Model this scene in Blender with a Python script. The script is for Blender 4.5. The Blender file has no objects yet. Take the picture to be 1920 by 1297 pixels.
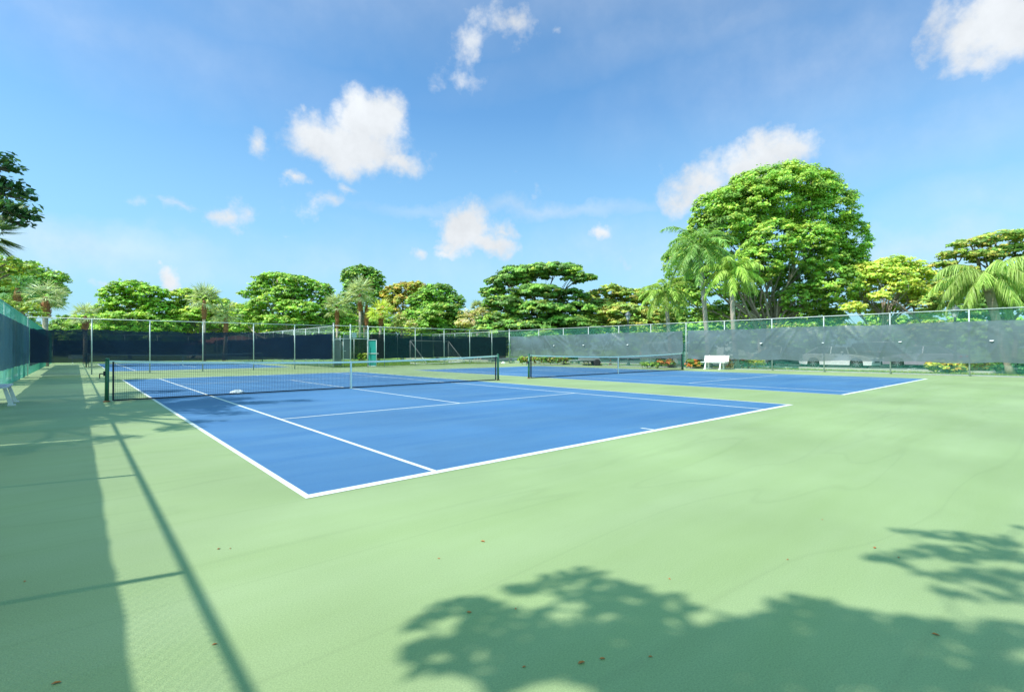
import bpy, math, random
import numpy as np
from mathutils import Vector, Matrix
random.seed(7); rng=np.random.default_rng(11)
sc=bpy.context.scene; COL=sc.collection
PI=math.pi
# ------------------------------------------------------------------ camera
CC=np.array([-1.5288,-4.5218,1.3011]); YAW,PIT,ROL,F=.7142,.0067,-.0033,942.2458
FW=np.array([math.sin(YAW)*math.cos(PIT),math.cos(YAW)*math.cos(PIT),math.sin(PIT)])
_r=np.array([math.cos(YAW),-math.sin(YAW),0.]); _u=np.cross(_r,FW)
RT=_r*math.cos(ROL)+_u*math.sin(ROL); UP=-_r*math.sin(ROL)+_u*math.cos(ROL)
cam=bpy.data.cameras.new('camera'); co=bpy.data.objects.new('camera',cam); COL.objects.link(co)
M=Matrix(((RT[0],UP[0],-FW[0],CC[0]),(RT[1],UP[1],-FW[1],CC[1]),(RT[2],UP[2],-FW[2],CC[2]),(0,0,0,1)))
co.matrix_world=M; cam.sensor_fit='HORIZONTAL'; cam.sensor_width=36; cam.lens=36*F/1920
cam.clip_end=3000; cam.clip_start=.05; sc.camera=co
def ray(x,y): return FW+RT*(x-960)/F-UP*(y-648.5)/F
def wp(x,y,D): return CC+ray(x,y)*D            # a point seen there, D metres away
def gp(x,D):                                    # ground point under that direction
    p=wp(x,655,D); return np.array([p[0],p[1],0.])
# ------------------------------------------------------------------ helpers
def link(o,parent=None):
    COL.objects.link(o)
    if parent is not None: o.parent=parent
    return o
def tag(o,label=None,cat=None,group=None,kind=None):
    if label: o['label']=label
    if cat: o['category']=cat
    if group: o['group']=group
    if kind: o['kind']=kind
    return o
def empty(name,loc,rz=0):
    o=bpy.data.objects.new(name,None); o.empty_display_size=.3; link(o); o.location=loc; o.rotation_euler=(0,0,rz); return o
class MB:
    def __init__(s): s.v=[];s.f=[];s.mi=[];s.cur=0
    def add(s,vs,fs):
        b=len(s.v); s.v+= [tuple(map(float,p)) for p in vs]; s.f+=[tuple(b+i for i in f) for f in fs]; s.mi+=[s.cur]*len(fs)
    def box(s,x0,x1,y0,y1,z0,z1):
        s.add([(x0,y0,z0),(x1,y0,z0),(x1,y1,z0),(x0,y1,z0),(x0,y0,z1),(x1,y0,z1),(x1,y1,z1),(x0,y1,z1)],
              [(0,3,2,1),(4,5,6,7),(0,1,5,4),(1,2,6,5),(2,3,7,6),(3,0,4,7)])
    def bar(s,a,b,w,n=4,w2=None,cap=True,rot=PI/4):
        a=np.array(a,float);b=np.array(b,float);d=b-a;L=np.linalg.norm(d)
        if L<1e-6:return
        d/=L; h=np.array([0,0,1.]) if abs(d[2])<.9 else np.array([1.,0,0]); x=np.cross(d,h);x/=np.linalg.norm(x);y=np.cross(d,x)
        w2=w if w2 is None else w2; vs=[]
        for p,r in((a,w),(b,w2)):
            for k in range(n):
                t=2*PI*k/n+rot; vs.append(p+r*(x*math.cos(t)+y*math.sin(t)))
        fs=[(k,(k+1)%n,n+(k+1)%n,n+k) for k in range(n)]
        if cap: fs+=[tuple(range(n))[::-1],tuple(range(n,2*n))]
        s.add(vs,fs)
    def tube(s,pts,rs,n=8):
        pts=[np.array(p,float) for p in pts]
        if not hasattr(rs,'__len__'): rs=[rs]*len(pts)
        vs=[];m=len(pts); x=None
        for i,p in enumerate(pts):
            d=pts[min(i+1,m-1)]-pts[max(i-1,0)]; d/=max(np.linalg.norm(d),1e-9)
            if x is None:
                h=np.array([0,0,1.]) if abs(d[2])<.9 else np.array([1.,0,0]); x=np.cross(d,h)
            x=x-d*np.dot(x,d); x/=np.linalg.norm(x); y=np.cross(d,x)
            for k in range(n):
                t=2*PI*k/n; vs.append(p+rs[i]*(x*math.cos(t)+y*math.sin(t)))
        fs=[(i*n+k,i*n+(k+1)%n,(i+1)*n+(k+1)%n,(i+1)*n+k) for i in range(m-1) for k in range(n)]
        fs+=[tuple(range(n))[::-1],tuple(range((m-1)*n,m*n))]
        s.add(vs,fs)
    def lathe(s,prof,c=(0,0,0),n=16):
        vs=[];m=len(prof)
        for r,z in prof:
            for k in range(n):
                t=2*PI*k/n; vs.append((c[0]+r*math.cos(t),c[1]+r*math.sin(t),c[2]+z))
        fs=[(i*n+k,i*n+(k+1)%n,(i+1)*n+(k+1)%n,(i+1)*n+k) for i in range(m-1) for k in range(n)]
        fs+=[tuple(range(n))[::-1],tuple(range((m-1)*n,m*n))]
        s.add(vs,fs)
    def build(s,name,mat,parent=None,smooth=False,bevel=0):
        me=bpy.data.meshes.new(name); me.from_pydata(s.v,[],s.f)
        for m in (mat if isinstance(mat,(list,tuple)) else [mat]): me.materials.append(m)
        if isinstance(mat,(list,tuple)): me.polygons.foreach_set('material_index',s.mi)
        if smooth: me.polygons.foreach_set('use_smooth',[True]*len(me.polygons))
        me.update(); o=bpy.data.objects.new(name,me); link(o,parent)
        if bevel:
            b=o.modifiers.new('bevel','BEVEL'); b.width=bevel; b.segments=2; b.limit_method='ANGLE'
        return o
def shift(o_pts,off): return [np.array(p)+off for p in o_pts]
def copy_tree(o,parent=None):
    c=o.copy(); link(c,parent)
    for ch in list(o.children): copy_tree(ch,c)
    return c
# ------------------------------------------------------------------ materials
def nodes(name):
    m=bpy.data.materials.new(name); m.use_nodes=True; nt=m.node_tree; nt.nodes.clear()
    out=nt.nodes.new('ShaderNodeOutputMaterial'); return m,nt,out
def N(nt,t,**k):
    n=nt.nodes.new(t)
    for a,b in k.items():
        if a.startswith('i_'):
            key=a[2:]; key=int(key) if key.isdigit() else key
            n.inputs[key].default_value=b
        else: setattr(n,a,b)
    return n
def mat(name,c,rough=.6,var=.12,scale=3,bump=.0,bscale=40,metal=0,spec=.5,c2=None,coat=0):
    m,nt,out=nodes(name); L=nt.links.new
    p=N(nt,'ShaderNodeBsdfPrincipled'); p.inputs['Roughness'].default_value=rough; p.inputs['Metallic'].default_value=metal
    p.inputs['Specular IOR Level'].default_value=spec; p.inputs['Coat Weight'].default_value=coat
    L(p.outputs[0],out.inputs[0])
    tc=N(nt,'ShaderNodeTexCoord'); n=N(nt,'ShaderNodeTexNoise'); n.inputs['Scale'].default_value=scale; n.inputs['Detail'].default_value=6
    L(tc.outputs['Object'],n.inputs['Vector'])
    r=N(nt,'ShaderNodeValToRGB'); r.color_ramp.elements[0].position=.3; r.color_ramp.elements[1].position=.7
    a=[max(0,x*(1-var)) for x in c]; b=list(c2) if c2 else [min(1,x*(1+var)) for x in c]
    r.color_ramp.elements[0].color=(*a,1); r.color_ramp.elements[1].color=(*b,1)
    L(n.outputs[0],r.inputs[0]); L(r.outputs[0],p.inputs['Base Color'])
    if bump:
        n2=N(nt,'ShaderNodeTexNoise'); n2.inputs['Scale'].default_value=bscale; n2.inputs['Detail'].default_value=4
        L(tc.outputs['Object'],n2.inputs['Vector'])
        bp=N(nt,'ShaderNodeBump'); bp.inputs['Strength'].default_value=bump; bp.inputs['Distance'].default_value=.02
        L(n2.outputs[0],bp.inputs['Height']); L(bp.outputs[0],p.inputs['Normal'])
    return m
def court_mat(name,c,c2,streak=(.25,1.6,1),wear=.5):
    """painted acrylic: long squeegee streaks, blotches, fine grain"""
    m,nt,out=nodes(name); L=nt.links.new
    p=N(nt,'ShaderNodeBsdfPrincipled'); p.inputs['Roughness'].default_value=.62; p.inputs['Specular IOR Level'].default_value=.35
    L(p.outputs[0],out.inputs[0])
    g=N(nt,'ShaderNodeNewGeometry')
    mp=N(nt,'ShaderNodeMapping'); mp.inputs['Scale'].default_value=streak; mp.inputs['Rotation'].default_value=(0,0,.22); L(g.outputs['Position'],mp.inputs[0])
    n1=N(nt,'ShaderNodeTexNoise'); n1.inputs['Scale'].default_value=.8; n1.inputs['Detail'].default_value=7; n1.inputs['Roughness'].default_value=.6; L(mp.outputs[0],n1.inputs[0])
    n2=N(nt,'ShaderNodeTexNoise'); n2.inputs['Scale'].default_value=.35; n2.inputs['Detail'].default_value=5; L(g.outputs['Position'],n2.inputs[0])
    n3=N(nt,'ShaderNodeTexNoise'); n3.inputs['Scale'].default_value=130; n3.inputs['Detail'].default_value=3; n3.inputs['Roughness'].default_value=.7; L(g.outputs['Position'],n3.inputs[0])
    r1=N(nt,'ShaderNodeMapRange'); r1.inputs[1].default_value=.35; r1.inputs[2].default_value=.7; L(n1.outputs[0],r1.inputs[0])
    mx=N(nt,'ShaderNodeMix',data_type='RGBA'); mx.inputs[6].default_value=(*c,1); mx.inputs[7].default_value=(*c2,1); L(r1.outputs[0],mx.inputs[0])
    r2=N(nt,'ShaderNodeMapRange'); r2.inputs[1].default_value=.3; r2.inputs[2].default_value=.75; r2.inputs[3].default_value=.86; r2.inputs[4].default_value=1.14; L(n2.outputs[0],r2.inputs[0])
    r3=N(nt,'ShaderNodeMapRange'); r3.inputs[1].default_value=.3; r3.inputs[2].default_value=.7; r3.inputs[3].default_value=.80; r3.inputs[4].default_value=1.16; L(n3.outputs[0],r3.inputs[0])
    ml=N(nt,'ShaderNodeMath',operation='MULTIPLY'); L(r2.outputs[0],ml.inputs[0]); L(r3.outputs[0],ml.inputs[1])
    # thin dark hairline marks / dirty drag lines
    mp2=N(nt,'ShaderNodeMapping'); mp2.inputs['Scale'].default_value=(.12,.9,1); mp2.inputs['Rotation'].default_value=(0,0,.5); L(g.outputs['Position'],mp2.inputs[0])
    n4=N(nt,'ShaderNodeTexNoise'); n4.inputs['Scale'].default_value=1.1; n4.inputs['Detail'].default_value=2; n4.inputs['Distortion'].default_value=.3; L(mp2.outputs[0],n4.inputs[0])
    ab=N(nt,'ShaderNodeMath',operation='SUBTRACT'); ab.inputs[1].default_value=.5; L(n4.outputs[0],ab.inputs[0])
    ab2=N(nt,'ShaderNodeMath',operation='ABSOLUTE'); L(ab.outputs[0],ab2.inputs[0])
    r4=N(nt,'ShaderNodeMapRange'); r4.inputs[1].default_value=0; r4.inputs[2].default_value=.012; r4.inputs[3].default_value=1-.12*wear; r4.inputs[4].default_value=1; L(ab2.outputs[0],r4.inputs[0])
    ml2=N(nt,'ShaderNodeMath',operation='MULTIPLY'); L(ml.outputs[0],ml2.inputs[0]); L(r4.outputs[0],ml2.inputs[1])
    vm=N(nt,'ShaderNodeVectorMath',operation='SCALE'); L(mx.outputs[2],vm.inputs[0]); L(ml2.outputs[0],vm.inputs['Scale'])
    L(vm.outputs[0],p.inputs['Base Color'])
    bp=N(nt,'ShaderNodeBump'); bp.inputs['Strength'].default_value=.35; bp.inputs['Distance'].default_value=.004; L(n3.outputs[0],bp.inputs['Height']); L(bp.outputs[0],p.inputs['Normal'])
    return m
def screen_mat(name,c,transp=.25,trl=.3,rough=.45,c2=None,spec=.4):
    """knitted windscreen cloth, partly see-through"""
    m,nt,out=nodes(name); L=nt.links.new
    tc=N(nt,'ShaderNodeTexCoord'); n=N(nt,'ShaderNodeTexNoise'); n.inputs['Scale'].default_value=.9; n.inputs['Detail'].default_value=7; L(tc.outputs['Object'],n.inputs[0])
    mp=N(nt,'ShaderNodeMapping'); mp.inputs['Scale'].default_value=(1.5,1.5,26); L(tc.outputs['Object'],mp.inputs[0])
    n5=N(nt,'ShaderNodeTexNoise'); n5.inputs['Scale'].default_value=1.4; n5.inputs['Detail'].default_value=4; L(mp.outputs[0],n5.inputs[0])
    ad=N(nt,'ShaderNodeMix',data_type='FLOAT'); ad.inputs[0].default_value=.4; L(n.outputs[0],ad.inputs[2]); L(n5.outputs[0],ad.inputs[3])
    r=N(nt,'ShaderNodeValToRGB'); r.color_ramp.elements[0].position=.35; r.color_ramp.elements[1].position=.65
    c2=c2 or [x*1.35 for x in c]
    r.color_ramp.elements[0].color=(*c,1); r.color_ramp.elements[1].color=(*c2,1); L(ad.outputs[0],r.inputs[0])
    p=N(nt,'ShaderNodeBsdfPrincipled'); p.inputs['Roughness'].default_value=rough; p.inputs['Specular IOR Level'].default_value=spec; L(r.outputs[0],p.inputs['Base Color'])
    t=N(nt,'ShaderNodeBsdfTranslucent'); L(r.outputs[0],t.inputs[0])
    m1=N(nt,'ShaderNodeMixShader'); m1.inputs[0].default_value=trl; L(p.outputs[0],m1.inputs[1]); L(t.outputs[0],m1.inputs[2])
    tr=N(nt,'ShaderNodeBsdfTransparent')
    m2=N(nt,'ShaderNodeMixShader'); m2.inputs[0].default_value=transp; L(m1.outputs[0],m2.inputs[1]); L(tr.outputs[0],m2.inputs[2]); L(m2.outputs[0],out.inputs[0])
    return m
def leaf_mat():
    m,nt,out=nodes('foliage'); L=nt.links.new
    a=N(nt,'ShaderNodeAttribute',attribute_name='tint')
    p=N(nt,'ShaderNodeBsdfPrincipled'); p.inputs['Roughness'].default_value=.45; p.inputs['Specular IOR Level'].default_value=.35; L(a.outputs['Color'],p.inputs['Base Color'])
    hs=N(nt,'ShaderNodeMix',data_type='RGBA',blend_type='MULTIPLY'); hs.inputs[0].default_value=1; hs.inputs[7].default_value=(1.15,1.12,.5,1); L(a.outputs['Color'],hs.inputs[6])
    t=N(nt,'ShaderNodeBsdfTranslucent'); L(hs.outputs[2],t.inputs[0])
    mx=N(nt,'ShaderNodeMixShader'); mx.inputs[0].default_value=.34; L(p.outputs[0],mx.inputs[1]); L(t.outputs[0],mx.inputs[2]); L(mx.outputs[0],out.inputs[0])
    return m
FOL=leaf_mat()
GREEN_COURT=court_mat('green_court_paint',(.262,.350,.162),(.300,.385,.205))
BLUE_COURT=court_mat('blue_court_paint',(.048,.155,.352),(.080,.200,.385),wear=.35)
LINE=mat('line_paint',(.70,.72,.71),.6,.10,14)
GALV=mat('galvanised_steel',(.46,.51,.55),.45,.12,4,metal=.1)
MESHN=mat('dark_blue_wire',(.04,.10,.14),.45,.1,3)
GPOST=mat('green_coated_steel',(.02,.13,.08),.4,.2,4)
MESHG=mat('green_vinyl_wire',(.03,.24,.18),.45,.1,3)
MESHT=mat('teal_vinyl_wire',(.12,.50,.47),.45,.1,3)
MESHR=mat('sage_vinyl_wire',(.05,.33,.25),.45,.1,3)
NETM=mat('net_cord',(.012,.016,.035),.7,.1,5)
TAPE=mat('white_net_tape',(.72,.76,.80),.6,.06,8)
WOODW=mat('white_painted_bench',(.80,.79,.80),.5,.05,9,bump=.1,bscale=30)
WHITE=mat('white_plastic',(.85,.86,.88),.45,.04,9)
BARK=mat('grey_bark',(.22,.17,.13),.9,.35,5,bump=.6,bscale=14)
BARKP=mat('pale_bark',(.42,.34,.27),.9,.25,5,bump=.6,bscale=12)
PALMT=mat('palm_trunk',(.40,.33,.28),.85,.22,7,bump=.5,bscale=18)
BOOT=mat('palm_boots',(.33,.13,.06),.9,.35,9,bump=.6,bscale=22)
SCR_E=screen_mat('sun_toned_windscreen',(.098,.142,.168),.15,.1,.34,(.125,.175,.205),.9)  # same cloth as the dark screens, its sunlit tone put into the colour
SCR_N=screen_mat('shade_toned_navy_windscreen',(.002,.011,.046),.09,.05,.5,(.005,.020,.070),.2)  # unlit copy of the cloth, shade put into the base colour
SCR_D=screen_mat('shade_toned_teal_windscreen',(.001,.018,.032),.11,.04,.5,(.002,.028,.045),.15)  # another unlit copy, darkened in the colour for the side away from the sun
SCR_K=screen_mat('black_windscreen',(.003,.004,.008),.06,.1,.6,(.005,.008,.012))
SCR_L=screen_mat('navy_windscreen',(.012,.045,.10),.12,.35,.5,(.028,.085,.16),.25)
SCR_G=screen_mat('grey_windscreen',(.10,.13,.15),.18,.2,.5)
SCR_T=screen_mat('teal_gate_cloth',(.02,.27,.25),.1,.3,.5)
CONC=mat('concrete',(.42,.43,.40),.85,.12,2,bump=.2,bscale=30)
ASPH=mat('asphalt',(.075,.08,.085),.9,.2,2,bump=.3,bscale=60)
GRASSG=mat('lawn_green',(.11,.25,.045),.95,.3,.9,bump=.6,bscale=30,c2=(.24,.36,.07))
MULCH=mat('mulch',(.20,.11,.06),.95,.35,9,bump=.6,bscale=30)
# ------------------------------------------------------------------ setting
def sheet(name,rects,z,m,label=None):
    b=MB()
    for (x0,x1,y0,y1) in rects: b.add([(x0,y0,z),(x1,y0,z),(x1,y1,z),(x0,y1,z)],[(0,1,2,3)])
    o=b.build(name,m); o['kind']='structure'; 
    return o
XL,XE,YM=-3.45,29.5,31.6
sheet('ground',[(-900,900,-900,900)],-.05,GRASSG)
sheet('court_surface',[(XL-.25,XE+.05,-14,YM+1.2),(XL-.25,12.9,YM+1.2,67)],0,GREEN_COURT)
def court(x0,y0):
    sheet('blue_court',[(x0,x0+10.97,y0,y0+23.77)],.002,BLUE_COURT)
    w=.05;z=.004; R=[]
    # outer lines first, inner lines butt against them
    R.append((x0-.01,x0+10.98,y0-.01,y0+.10)); R.append((x0-.01,x0+10.98,y0+23.68,y0+23.78))
    R.append((x0-.01,x0+w,y0+.10,y0+23.68)); R.append((x0+10.97-w,x0+10.98,y0+.10,y0+23.68))
    for sx in (x0+1.37,x0+9.60): R.append((sx-w/2-.003,sx+w/2+.003,y0+.10,y0+23.68))
    for sy in (y0+5.485,y0+18.285): R.append((x0+1.37+w/2+.003,x0+9.60-w/2-.003,sy-w/2,sy+w/2))
    R.append((x0+5.485-w/2,x0+5.485+w/2,y0+5.485+w/2,y0+18.285-w/2))
    R.append((x0+5.485-w/2,x0+5.485+w/2,y0+.10,y0+.34)); R.append((x0+5.485-w/2,x0+5.485+w/2,y0+23.44,y0+23.68))
    sheet('court_lines',R,z,LINE)
court(0,0); court(14.62,0); court(0,35.6)
# kerb, lawn edge and car park beyond the right fence
b=MB(); b.box(XE+.06,XE+.26,-14,46,-.05,.06); o=b.build('kerb',CONC); o['kind']='structure'
b=MB(); b.box(XL-.55,XL-.26,-14,67,-.05,.05); o=b.build('concrete_edging',CONC); o['kind']='structure'
sheet('car_park',[(34.4,62,-60,60)],-.03,ASPH)
b=MB(); b.box(34.2,34.4,-60,60,-.05,.09); b.box(62,62.2,-60,60,-.05,.09); o=b.build('car_park_kerb',CONC); o['kind']='structure'
sheet('mulch_bed',[(30.3,33.9,8.6,19.0)],-.02,MULCH)
sheet('parking_lines',[(35.2,40.2,y,y+.1) for y in np.arange(-30,40,2.75)],-.022,LINE)
# grass tufts (uncountable): blades near the fences
def tufts(name,n,fx,fy,h=(.04,.11),c=(.16,.33,.06)):
    x=fx(n);y=fy(n);a=rng.uniform(0,2*PI,n);w=rng.uniform(.01,.03,n);hh=rng.uniform(h[0],h[1],n)
    dx=np.cos(a)*w;dy=np.sin(a)*w; lx=rng.normal(0,.03,n);ly=rng.normal(0,.03,n)
    V=np.zeros((n,3,3));V[:,0]=np.stack([x-dx,y-dy,0*x-.05],1);V[:,1]=np.stack([x+dx,y+dy,0*x-.05],1);V[:,2]=np.stack([x+lx,y+ly,hh-.03],1)
    me=bpy.data.meshes.new(name); me.vertices.add(n*3); me.vertices.foreach_set('co',V.ravel()); me.loops.add(n*3); me.loops.foreach_set('vertex_index',np.arange(n*3,dtype=np.int32))
    me.polygons.add(n); me.polygons.foreach_set('loop_start',np.arange(0,n*3,3,dtype=np.int32)); me.update(calc_edges=True)
    ca=me.color_attributes.new('tint','FLOAT_COLOR','POINT'); cc=np.ones((n,3,4)); k=rng.uniform(.6,1.5,(n,1,1)); cc[:,:,:3]=np.array(c)*k; cc[:,:,0]*=rng.uniform(.8,1.7,(n,1)); ca.data.foreach_set('color',cc.ravel())
    me.materials.append(FOL); o=bpy.data.objects.new(name,me); link(o); o['kind']='stuff'; return o
tag(tufts('grass',26000,lambda n:rng.uniform(12.95,29.4,n),lambda n:YM+1.25+rng.uniform(0,1,n)**1.5*22),'bright green mown grass around the goal','grass')
tag(tufts('grass',16000,lambda n:rng.uniform(XE+.3,34.1,n),lambda n:rng.uniform(-6,32,n),(.03,.09),(.24,.36,.08)),'sunlit lawn strip outside the right fence','grass')
# ------------------------------------------------------------------ fences
def wires(b,p0,p1,z0,z1,step=.07,r=.0026,seg=.6):
    """chain link: two families of diagonal wires in the vertical plane p0-p1"""
    p0=np.array(p0,float);p1=np.array(p1,float);d=p1-p0;L=np.linalg.norm(d);d/=L;H=z1-z0
    for fam in (1,-1):
        off=.003*fam; nrm=np.array([-d[1],d[0]])*off
        for s in np.arange(-H,L,step) if fam==1 else np.arange(0,L+H,step):
            # point at s+fam*t, z0+t
            t0=max(0,-s) if fam==1 else max(0,s-L); t1=min(H,L-s) if fam==1 else min(H,s)
            if t1-t0<.03: continue
            k=max(1,int(math.ceil((t1-t0)/seg))); ts=np.linspace(t0,t1,k+1)
            for a,c in zip(ts[:-1],ts[1:]):
                A=p0+d*(s+fam*a)+nrm;B=p0+d*(s+fam*c)+nrm
                b.bar((A[0],A[1],z0+a),(B[0],B[1],z0+c),r,3,cap=False)
def fence_post(x,y,h,parent,m=GALV,r=.03,top=True):
    b=MB(); b.bar((x,y,-.05),(x,y,h),r,10); 
    if top: b.lathe([(r*1.25,0),(r*1.25,.03),(r*.8,.06),(.005,.075)],(x,y,h-.005),10)
    return b.build('post',m,parent,True)
def chain_fence(name,label,p0,p1,posts,h=3.05,z0=.04,wire=MESHG,step=.07,r=.0026,pm=GALV,group=None,pr=.03,rail=True,side=0,seg=.6,bottom=False):
    root=empty(name,(p0[0],p0[1],0)); tag(root,label,'fence',group)
    q0=np.array(p0,float)-np.array(p0,float);q1=np.array(p1,float)-np.array(p0,float)
    b=MB(); wires(b,q0,q1,z0,h-.02,step,r,seg); b.build('chain_link_mesh',wire,root)
    d=q1/np.linalg.norm(q1); nx,ny=-d[1]*side,d[0]*side
    for s in posts:
        p=q0+d*s; fence_post(p[0]+nx*.045,p[1]+ny*.045,h,root,pm,pr,top=False)
    b=MB(); b.tube([(*(q0+np.array([nx,ny])*.045),h),(*(q1+np.array([nx,ny])*.045),h)],.023,8); b.build('top_rail',pm,root,True)
    if bottom:
        b=MB(); b.tube([(*q0,z0),(*q1,z0)],.006,5); b.build('bottom_wire',pm,root,True)
    return root
def screen(parent,p0,p1,z0,z1,m,seed=0,amp=.03,off=.03,step=.13,sag=.05,sagb=.08,name='windscreen',ties=3.0):
    """wavy cloth hung between p0 and p1 (in the fence's own coordinates)"""
    r=np.random.default_rng(seed); p0=np.array(p0,float);p1=np.array(p1,float);d=p1-p0;L=np.linalg.norm(d);d/=L;nr=np.array([-d[1],d[0]])
    nx=max(2,int(L/step));nz=max(6,int((z1-z0)/.10)); s=np.linspace(0,L,nx+1);t=np.linspace(0,1,nz+1)
    S,T=np.meshgrid(s,t,indexing='ij')
    D=np.zeros_like(S)
    for k in range(int(10+L*1.9)):      # folds running out from tie points
        cx=r.uniform(0,L); cz=r.choice([0.,1.,1.]) ; ang=r.uniform(.5,2.6); a=r.uniform(.3,1)*amp; ln=r.uniform(.5,1.3);w=r.uniform(.035,.09)
        ux,uz=math.cos(ang),-math.sin(ang)*(1 if cz>.5 else -1)
        X=S-cx;Z=(T-cz)*(z1-z0); al=X*ux+Z*uz; pe=-X*uz+Z*ux
        D+=a*np.exp(-(pe/(w*(.6+np.abs(al))))**2)*np.exp(-((al-ln*.5)/ln)**2)*np.cos(pe/w*1.6)
    D+=amp*.5*np.sin(S*1.3+r.uniform(0,6)+T*2)+amp*.3*np.sin(S*3.7+T*3+r.uniform(0,6))
    D+=amp*1.5*np.sin(PI*T)*(.5+.5*np.sin(S*.7+r.uniform(0,6)))
    edge=np.abs(np.sin(PI*S/ties)); irr=.5+.5*np.sin(S*.9+seed)
    Z=z0+(z1-z0)*T - T**6*sag*edge*irr - (1-T)**6*(sagb*edge*(1-irr*.5)-.02)
    Z-= (T**8)*r.uniform(0,.03,(nx+1,1))*sag/.05
    o_=off+np.abs(D)+.004 if off>0 else off-np.abs(D)-.004
    P=np.zeros((nx+1,nz+1,3)); P[...,0]=p0[0]+d[0]*S+nr[0]*o_;P[...,1]=p0[1]+d[1]*S+nr[1]*o_;P[...,2]=Z
    b=MB(); b.v=[tuple(x) for x in P.reshape(-1,3)]
    b.f=[(i*(nz+1)+j,(i+1)*(nz+1)+j,(i+1)*(nz+1)+j+1,i*(nz+1)+j+1) for i in range(nx) for j in range(nz)]; b.mi=[0]*len(b.f)
    return b.build(name,m,parent,True)
# left fence (runs away from the camera), windscreen on the court side
YF0=-13.0
lf=chain_fence('chain_link_fence','long green wire fence along the shaded left edge with navy windscreen',(XL,YF0),(XL,66.2),
   [0.08]+[YF0*0+ (y-YF0) for y in (-12.55,-9.5,-6.5,-3.46,-.41,2.66,5.75,8.8,11.9,15,18.1,21.2,24.3,27.4,30.3)]+[(y-YF0) for y in (34.6,37.7,40.7,43.8,46.8,49.9,53,56,59,62,65.9)],wire=MESHT,side=1,r=.0018)
for k,(a,c,m_) in enumerate([(-12.9,5.6,SCR_L),(5.75,31.4,SCR_L),(31.9,57.0,SCR_N)]):
    screen(lf,(0,a-YF0),(0,c-YF0),.66 if k<2 else .5,2.52,m_,seed=3+k,amp=.014,off=-.06,sag=.01,sagb=.04)
mf=chain_fence('chain_link_fence','mesh fence with navy screen in front of the far court, left of the gate',(XL,YM),(12.59,YM),
   [x-XL for x in (-3.44,-.89,1.72,4.39,7.27,9.87)],side=-1,wire=MESHN,r=.0009,pr=.032)
fence_post(12.59-XL,-.045,3.2,mf,GALV,.05)
screen(mf,(.1,0),(16.0,0),.66,2.50,SCR_N,seed=21,amp=.05,off=.03,sag=.12,sagb=.02)
mf2=chain_fence('chain_link_fence','mesh fence with dark screen in front of the goal, right of the gate',(15.26,YM),(XE,YM),
   [.02]+[x-15.26 for x in (16.59,19.32,22.1,24.79,27.3)],side=-1,wire=MESHN,r=.0009)
screen(mf2,(.15,0),(1.35,0),.66,2.50,SCR_K,seed=22,amp=.01,off=.03,sag=.01,sagb=.01)
screen(mf2,(1.37,0),(14.1,0),.66,2.47,SCR_D,seed=23,amp=.02,off=.03,sag=.04,sagb=.02)
# right fence
EP=[27.58,24.61,21.87,18.88,16.08,13.34,10.69,7.82,5.1,2.13,-.84,-3.8,-6.8,-9.8]
ef=chain_fence('chain_link_fence','long fence with pale grey green windscreen in front of the car park',(XE,YM),(XE,-13),
   [YM-y for y in EP],side=-1,wire=MESHR,r=.0032,bottom=True)
fence_post(-.05,-.02,3.14,ef,GALV,.06)
screen(ef,(0,-.25),(0,-(YM-13.55)),.64,2.53,SCR_E,seed=31,amp=.075,step=.075,off=-.085,sag=.05,sagb=.05)
screen(ef,(0,-(YM-13.2)),(0,-(YM+6.5)),.64,2.53,SCR_E,seed=36,amp=.075,step=.075,off=-.085,sag=.05,sagb=.08)
b=MB()
for yy in (25.6,22.3,18.0,8.4,5.1,1.7,-1.6):
    x=-.17;y=yy-YM;z=1.63; vs=[];n=10
    for k in range(n): t=PI*k/(n-1); vs.append((x-.055*math.sin(t),y+.075*math.cos(t),z-.03*math.sin(t)*1.4)); 
    for k in range(n): t=PI*k/(n-1); vs.append((x+.02,y+.075*math.cos(t),z+.006))
    fl=MB(); fl.add(vs,[(k,k+1,n+k+1,n+k) for k in range(n-1)]); fl.build('vent_flap',TAPE,ef)
# fences beyond
ne=chain_fence('chain_link_fence','mesh fence with added black cloth and thin posts running on past the corner behind the goal',(XE,YM+.2),(XE,45),[3,6,9,12],wire=MESHG,r=.0026,step=.1,side=-1)
screen(ne,(0,.3),(0,13.0),.5,2.55,SCR_K,seed=44,amp=.02,off=.05)  # black cloth added to darken the background behind the goal
nn=chain_fence('chain_link_fence','far mesh fence with dark cloth closing the grass plot behind the goal',(12.9,45),(XE,45),[0.1,3,6,9,12,15,16.5],wire=MESHG,r=.0026,step=.1)
screen(nn,(.1,0),(16.5,0),.4,2.6,SCR_K,seed=41,amp=.02,off=.03)  # cloth run along the whole fence to keep the background dark
s3=chain_fence('chain_link_fence','side fence of the far court seen end on beyond the gate posts',(12.75,YM+.3),(12.75,66),[.1,3,6,9,12,15,18,21,24,27,30,33,34.3],wire=MESHG,r=.0026,step=.1)
screen(s3,(0,.5),(0,34.2),.66,2.5,SCR_N,seed=42,amp=.03,off=.04)
b3=chain_fence('chain_link_fence','back fence of the far court hung with navy screen',(XL,66),(12.75,66),[.1,3,6,9,12,15,16.1],wire=MESHG,r=.0026,step=.1)
screen(b3,(.1,0),(13.6,0),.75,2.45,SCR_N,seed=43,amp=.03,off=-.04)
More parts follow.
